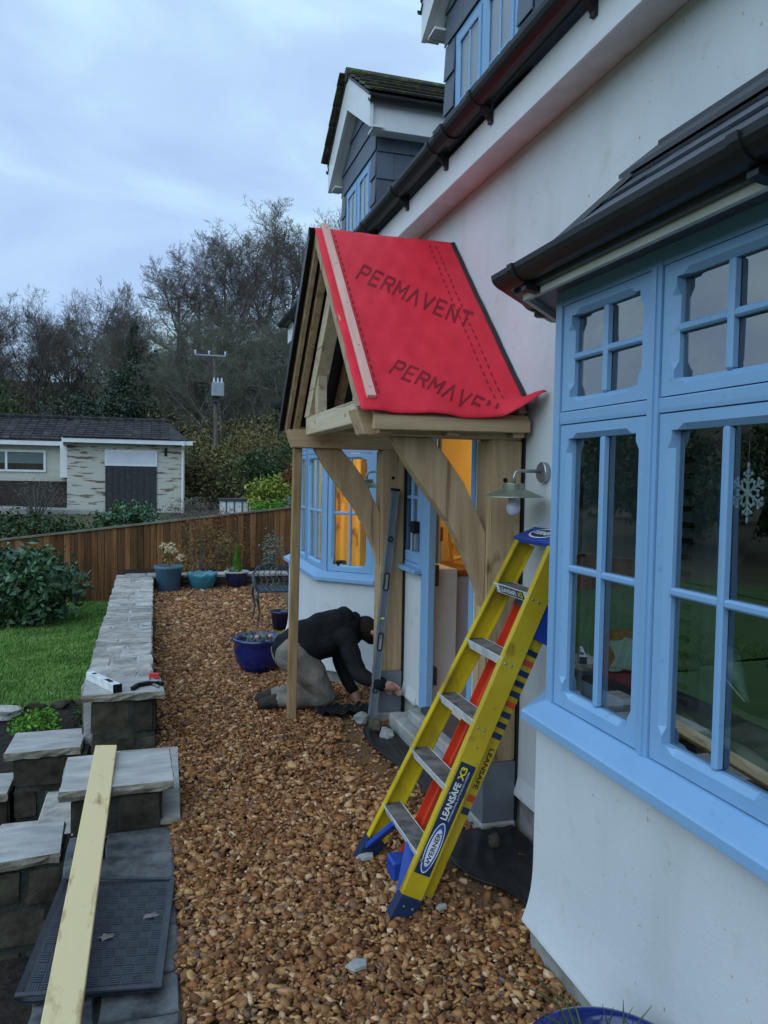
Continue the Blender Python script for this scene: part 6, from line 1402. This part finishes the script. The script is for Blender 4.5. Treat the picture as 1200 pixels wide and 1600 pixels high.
# first casement: stand, red bag, papers
MS = root('metal_stand', 'thin metal stand with black clamp behind the first casement', 'stand', (1.52, 2.52, .926))
part('tube', MB().tube([(1.52, 2.52, .926), (1.52, 2.52, 1.80)], .007, 8), 'steel', MS); part('clamp', MB().ellipsoid((1.507, 2.52, 1.40), (.012, .013, .024), 10, 8), 'levelhole', MS); part('clamp_arm', MB().beam((1.51, 2.54, 1.46), (1.51, 2.47, 1.48), .01, .012), 'levelhole', MS)
RB = root('red_bag', 'red carrier bag with white paper behind the first casement', 'bag', (1.62, 2.36, .926))
part('bag', MB().add([(1.585, 2.24, .927), (1.585, 2.47, .927), (1.68, 2.47, .927), (1.68, 2.24, .927), (1.59, 2.23, 1.235), (1.595, 2.46, 1.20), (1.66, 2.46, 1.21), (1.66, 2.23, 1.24)], [(0, 1, 2, 3), (0, 4, 5, 1), (1, 5, 6, 2), (2, 6, 7, 3), (3, 7, 4, 0), (4, 7, 6, 5)]), 'redbag', RB, bevel=.012, seg=2)
part('paper', MB().grid(lambda a, b: (1.565+.012*math.sin(a*11+b*7), 2.22+.14*a, 1.09+.11*b+.015*math.sin(a*5)), 12, 8), 'paper', RB, smooth=True)
CL = root('clutter_box', 'grey patterned box below the red bag on the window board', 'box', (1.52, 2.3, .926)); part('box', MB().box(1.49, 1.56, 2.18, 2.42, .9265, 1.03), 'greypanel', CL, bevel=.004); part('lid', MB().box(1.485, 1.565, 2.175, 2.425, 1.031, 1.045), 'sofa', CL)
CP = root('crumpled_paper', 'crumpled white paper heap at the corner of the window board', 'paper', (1.52, 2.48, .926))
random.seed(5); pm = MB(); pm.grid(lambda a, b: (1.485+.06*b, 2.44+.10*a, .928+.13*math.sin(a*3.14)*math.sin(b*3.14)+random.uniform(0, .018)*(0 < a < 1)*(0 < b < 1)), 8, 6); part('sheet', pm, 'paper', CP)
# hall: counter with varnished top, pine chair, cloth
HC = root('hall_counter', 'half height grey counter with varnished wood top inside the door', 'counter', (1.95, 5.1, .15))
part('panel', MB().box(2.035, 2.19, 5.02, 5.60, .152, 1.06), 'greypanel', HC, bevel=.004); part('top', MB().box(2.03, 2.21, 5.0, 5.60, 1.061, 1.105), 'varnish', HC, bevel=.006)
PC = root('pine_chair', 'yellow pine chair back standing beyond the counter', 'chair', (2.4, 5.5, .15))
for x in (2.225, 2.45): part('back_post', MB().tube([(x, 5.50, .151), (x, 5.50, 1.0), (x-.02, 5.58, 1.40)], .018, 8), 'pinefurn', PC)
for z in (1.12, 1.36): part('back_rail', MB().tube([(2.22, 5.52, z), (2.33, 5.55, z+.03), (2.45, 5.52, z)], .02, 8), 'pinefurn', PC)
part('splat', MB().tube([(2.30+.05*math.cos(k*.524), 5.53, 1.23+.06*math.sin(k*.524)) for k in range(13)], .012, 6), 'pinefurn', PC); part('seat', MB().box(2.22, 2.5, 5.12, 5.5, .58, .62), 'pinefurn', PC, bevel=.005)
for x in (2.24, 2.46): part('leg', MB().tube([(x, 5.16, .151), (x, 5.16, .58)], .02, 8), 'pinefurn', PC)
PK = root('pink_cloth', 'pink cloth with dark trim hanging over the chair beyond the counter', 'cloth', (2.25, 5.2, 1.0))
part('fold', MB().tube([(2.27, 5.32, 1.24), (2.26, 5.25, 1.16), (2.26, 5.18, 1.06), (2.26, 5.12, .97)], [.03, .05, .05, .03], 12), 'pinkcloth', PK, smooth=True)
for k in range(4): part('trim', MB().tube([(2.225, 5.20-.025*k, 1.07-.025*k), (2.225, 5.175-.025*k, 1.05-.025*k)], .012, 6), 'sofa', PK)
SG = root('wooden_box', 'brown wooden box standing on the far end of the counter', 'box', (2.07, 5.5, 1.106)); part('body', MB().box(2.035, 2.10, 5.44, 5.55, 1.107, 1.27), 'greypanel', SG, bevel=.004); part('lid', MB().box(2.03, 2.105, 5.435, 5.555, 1.271, 1.38), 'varnish', SG, bevel=.006)
# orange curtains in the far bay, lit by the room lamp
for k, (i, u0, u1) in enumerate(((0, .05, .54), (1, .06, .72), (1, .82, 1.5))):
    a, b = BAY2[i], BAY2[i+1]; Xc = frame_xf(a, Vector(b)-Vector(a))
    solo('curtain', pleats(Xc, u0, u1, .94, 2.38, 6 if k == 0 else 7, .016, -.13), 'orangecurtain' if k == 0 else 'netcurtain', ('orange patterned curtain glowing in the angled light of the far bay', 'pale curtain behind the near half of the far bay front', 'pale curtain behind the far half of the far bay front')[k], 'curtain', (1.6, 6.3+.8*k, .94), smooth=True)
TD = root('table_clock', 'small black clock on the window board of the far bay', 'clock', (1.58, 6.42, .93)); part('body', MB().box(1.50, 1.585, 6.36, 6.43, .9265, 1.03), 'levelhole', TD, bevel=.01); part('face', MB().ellipsoid((1.535, 6.357, .985), (.022, .004, .022), 10, 6), 'ornament', TD)
def pendant(x, y, z, power, label):
    r_ = root('pendant_lamp', label, 'lamp', (x, y, 2.44)); part('cable', MB().tube([(x, y, 2.44), (x, y, z+.05)], .004, 5), 'levelhole', r_)
    part('bulb', MB().ellipsoid((x, y, z), (.035, .035, .045), 12, 8), emit_mat('warm_bulb', (1, .62, .25), 6), r_, smooth=True)
    part('shade', MB().lathe([(.03, .10), (.12, .0), (.118, .0), (.028, .098)], (x, y, z+.01), 24), 'innerblind', r_)
    L = bpy.data.lights.new('lamp_light', 'POINT'); L.energy = power; L.color = (1, .74, .40); L.shadow_soft_size = .06; o = bpy.data.objects.new('lamp_light', L); COL.objects.link(o); o.parent = r_; o.location = (0, 0, z-.09-2.44)
pendant(3.1, 5.38, 2.0, 24, 'lit pendant lamp in the hall behind the door'); pendant(2.55, 6.9, 2.0, 150, 'lit pendant lamp in the far bay room')

# ================================================================== KNEELING WORKER
def person():
    prim = []      # (tag, points, radii) swept tubes and ellipsoids
    T = lambda tag, pts, rr: prim.append((tag, pts, rr))
    T('trouser', [(1.03, 5.60, .40), (1.13, 5.57, .27), (1.235, 5.575, .105)], [.125, .115, .082])
    T('trouser', [(1.235, 5.575, .10), (1.08, 5.60, .085), (.92, 5.64, .075)], [.08, .072, .058])
    T('trouser', [(1.02, 5.78, .40), (1.12, 5.80, .27), (1.20, 5.81, .105)], [.125, .115, .082])
    T('trouser', [(1.20, 5.81, .10), (1.05, 5.81, .085), (.90, 5.80, .075)], [.08, .07, .058])
    T('trouser', [(1.00, 5.63, .42), (.985, 5.70, .43), (1.00, 5.77, .42)], [.135, .14, .135])
    T('boot', [(.93, 5.64, .075), (.85, 5.66, .06), (.78, 5.67, .045)], [.058, .052, .042]); T('boot', [(.91, 5.80, .075), (.84, 5.81, .06), (.78, 5.82, .045)], [.058, .052, .042])
    T('jacket', [(1.0, 5.69, .435), (1.12, 5.685, .495), (1.25, 5.68, .545), (1.37, 5.67, .575), (1.44, 5.66, .575)], [.155, .17, .175, .17, .12])
    T('jacket', [(1.02, 5.61, .43), (1.15, 5.60, .48), (1.28, 5.59, .52)], [.10, .115, .10]); T('jacket', [(1.02, 5.77, .43), (1.15, 5.77, .48), (1.28, 5.76, .52)], [.10, .115, .10])
    T('jacket', [(1.36, 5.50, .545), (1.40, 5.66, .58), (1.37, 5.83, .545)], [.085, .11, .085])
    T('jacket', [(1.375, 5.50, .54), (1.405, 5.42, .42), (1.43, 5.345, .315)], [.082, .068, .058]); T('jacket', [(1.43, 5.345, .315), (1.50, 5.27, .285), (1.568, 5.235, .262)], [.058, .052, .046])
    T('jacket', [(1.37, 5.83, .535), (1.40, 5.80, .40), (1.405, 5.76, .27)], [.08, .068, .058]); T('jacket', [(1.405, 5.76, .27), (1.44, 5.72, .18), (1.475, 5.69, .11)], [.056, .05, .044])
    T('skin', [(1.45, 5.655, .575), (1.52, 5.64, .565)], [.068, .062])
    # head, face turned down towards the post foot
    T('head', [(1.555, 5.63, .60), (1.585, 5.625, .575), (1.605, 5.62, .535)], [.088, .092, .070]); T('skin', [(1.655, 5.615, .57), (1.682, 5.612, .553)], [.020, .014])
    T('skin', [(1.59, 5.525, .575), (1.60, 5.522, .56)], [.018, .014])
    def hand(w, d, side, curl, wid):
        w, d, side = Vector(w), Vector(d).normalized(), Vector(side).normalized(); dn = d.cross(side)
        pal = w+d*.055; T('skin', [w-d*.02, w+d*.02, pal+d*.02], [.028, .034, .034]); T('skin', [w+d*.045-side*.022, w+d*.045+side*.022], [.022, .022])
        for k, (o_, L) in enumerate(((-.030, .062), (-.010, .074), (.011, .070), (.031, .054))):
            p0 = w+d*.075+side*o_; p1 = p0+d*(L*.5)+dn*(curl*.25*L); p2 = p1+d*(L*.32)+dn*(curl*.7*L); T('skin', [p0-d*.02, p0, p1, p2], [.0115, .0110, .0100, .0085])
        t0 = w+d*.025-side*.03; T('skin', [t0, t0-side*.028+d*.02, t0-side*.030+d*.055+dn*.01*curl], [.013, .012, .010])
    hand((1.585, 5.225, .258), (.95, .10, -.28), (.1, -.45, .85), .8, 1)
    hand((1.485, 5.682, .095), (.35, -.15, -.9), (-.3, -.9, 0), .5, 1)
    T('skin', [(1.56, 5.237, .262), (1.60, 5.225, .257)], [.032, .03]); T('skin', [(1.47, 5.69, .115), (1.488, 5.68, .085)], [.03, .028])
    mb = MB(); tags = []
    for tag, pts, rr in prim:
        P = [Vector(p) for p in pts]
        # densify, then spheres and cone tubes give rounded capsules
        mb.tube(P, rr, 14)
        for p, r in zip(P, rr): mb.ellipsoid(p, (r, r, r), 14, 8)
        tags.append((tag, P, rr))
    me = mesh_of('tmp', mb); o = bpy.data.objects.new('tmp', me); COL.objects.link(o)
    r = o.modifiers.new('r', 'REMESH'); r.mode = 'VOXEL'; r.voxel_size = .0075; s = o.modifiers.new('s', 'SMOOTH'); s.factor = .5; s.iterations = 3
    ev = bpy.data.meshes.new_from_object(o.evaluated_get(bpy.context.evaluated_depsgraph_get())); bpy.data.objects.remove(o)
    base = Vector((1.1, 5.66, 0))
    names = ['jacket', 'trouser', 'skin', 'hair', 'boot']
    n = len(ev.vertices); co = np.empty(n*3, np.float32); ev.vertices.foreach_get('co', co); co = co.reshape(-1, 3)
    nf = len(ev.polygons); fc = np.empty(nf*3, np.float32); ev.polygons.foreach_get('center', fc); fc = fc.reshape(-1, 3)
    best = np.full(nf, 1e9); idx = np.zeros(nf, np.int32)
    for tag, P, rr in tags:
        ti = names.index('skin' if tag == 'head' else tag)
        for (a, b, ra, rb) in zip(P[:-1], P[1:], rr[:-1], rr[1:]):
            a_, b_ = np.array(a), np.array(b); ab = b_-a_; t = np.clip(((fc-a_)@ab)/(ab@ab), 0, 1); dist = np.linalg.norm(fc-(a_+t[:, None]*ab), axis=1)-(ra+(rb-ra)*t)
            up = dist < best-.002; best = np.where(up, dist, best)
            if tag == 'head':
                rel = fc-np.array([1.585, 5.625, .575]); face = rel@np.array([.80, 0, -.60]); crown = rel@np.array([.35, 0, .94])
                hair = (face < .02) | (crown > .05) | ((rel[:, 2] < -.035))
                idx = np.where(up, np.where(hair, 3, 2), idx)
            else: idx = np.where(up, ti, idx)
    # cloth folds
    ph = np.sin(co[:, 0]*38+co[:, 2]*23)*np.sin(co[:, 2]*31+co[:, 1]*17)*.006
    nv = np.empty(n*3, np.float32); ev.vertices.foreach_get('normal', nv); nv = nv.reshape(-1, 3); vt = np.zeros(n); 
    for p in ev.polygons:
        if idx[p.index] < 2:
            for v in p.vertices: vt[v] = 1
    co = co+nv*(ph*vt)[:, None]-np.array(base); ev.vertices.foreach_set('co', co.astype(np.float32).ravel())
    for nm in names: ev.materials.append(K[nm])
    ev.polygons.foreach_set('material_index', idx); ev.polygons.foreach_set('use_smooth', np.ones(nf, bool)); ev.update()
    ev.name = 'person'
    r_ = root('person', 'kneeling worker in black jacket and khaki trousers bending at the post foot', 'person', tuple(base))
    link('body', ev, r_)
    hd = MB().tube([(1.43, 5.56, .66), (1.40, 5.62, .695), (1.395, 5.68, .70), (1.43, 5.76, .66)], [.04, .058, .058, .04], 12).tube([(1.47, 5.57, .65), (1.485, 5.63, .685), (1.485, 5.68, .685), (1.47, 5.75, .65)], [.022, .03, .03, .022], 10)
    part('hood', hd, 'jacket', r_, smooth=True)
    part('trouser_tab', MB().ellipsoid((.895, 5.60, .20), (.006, .016, .02), 8, 6), 'ladred', r_)
person()
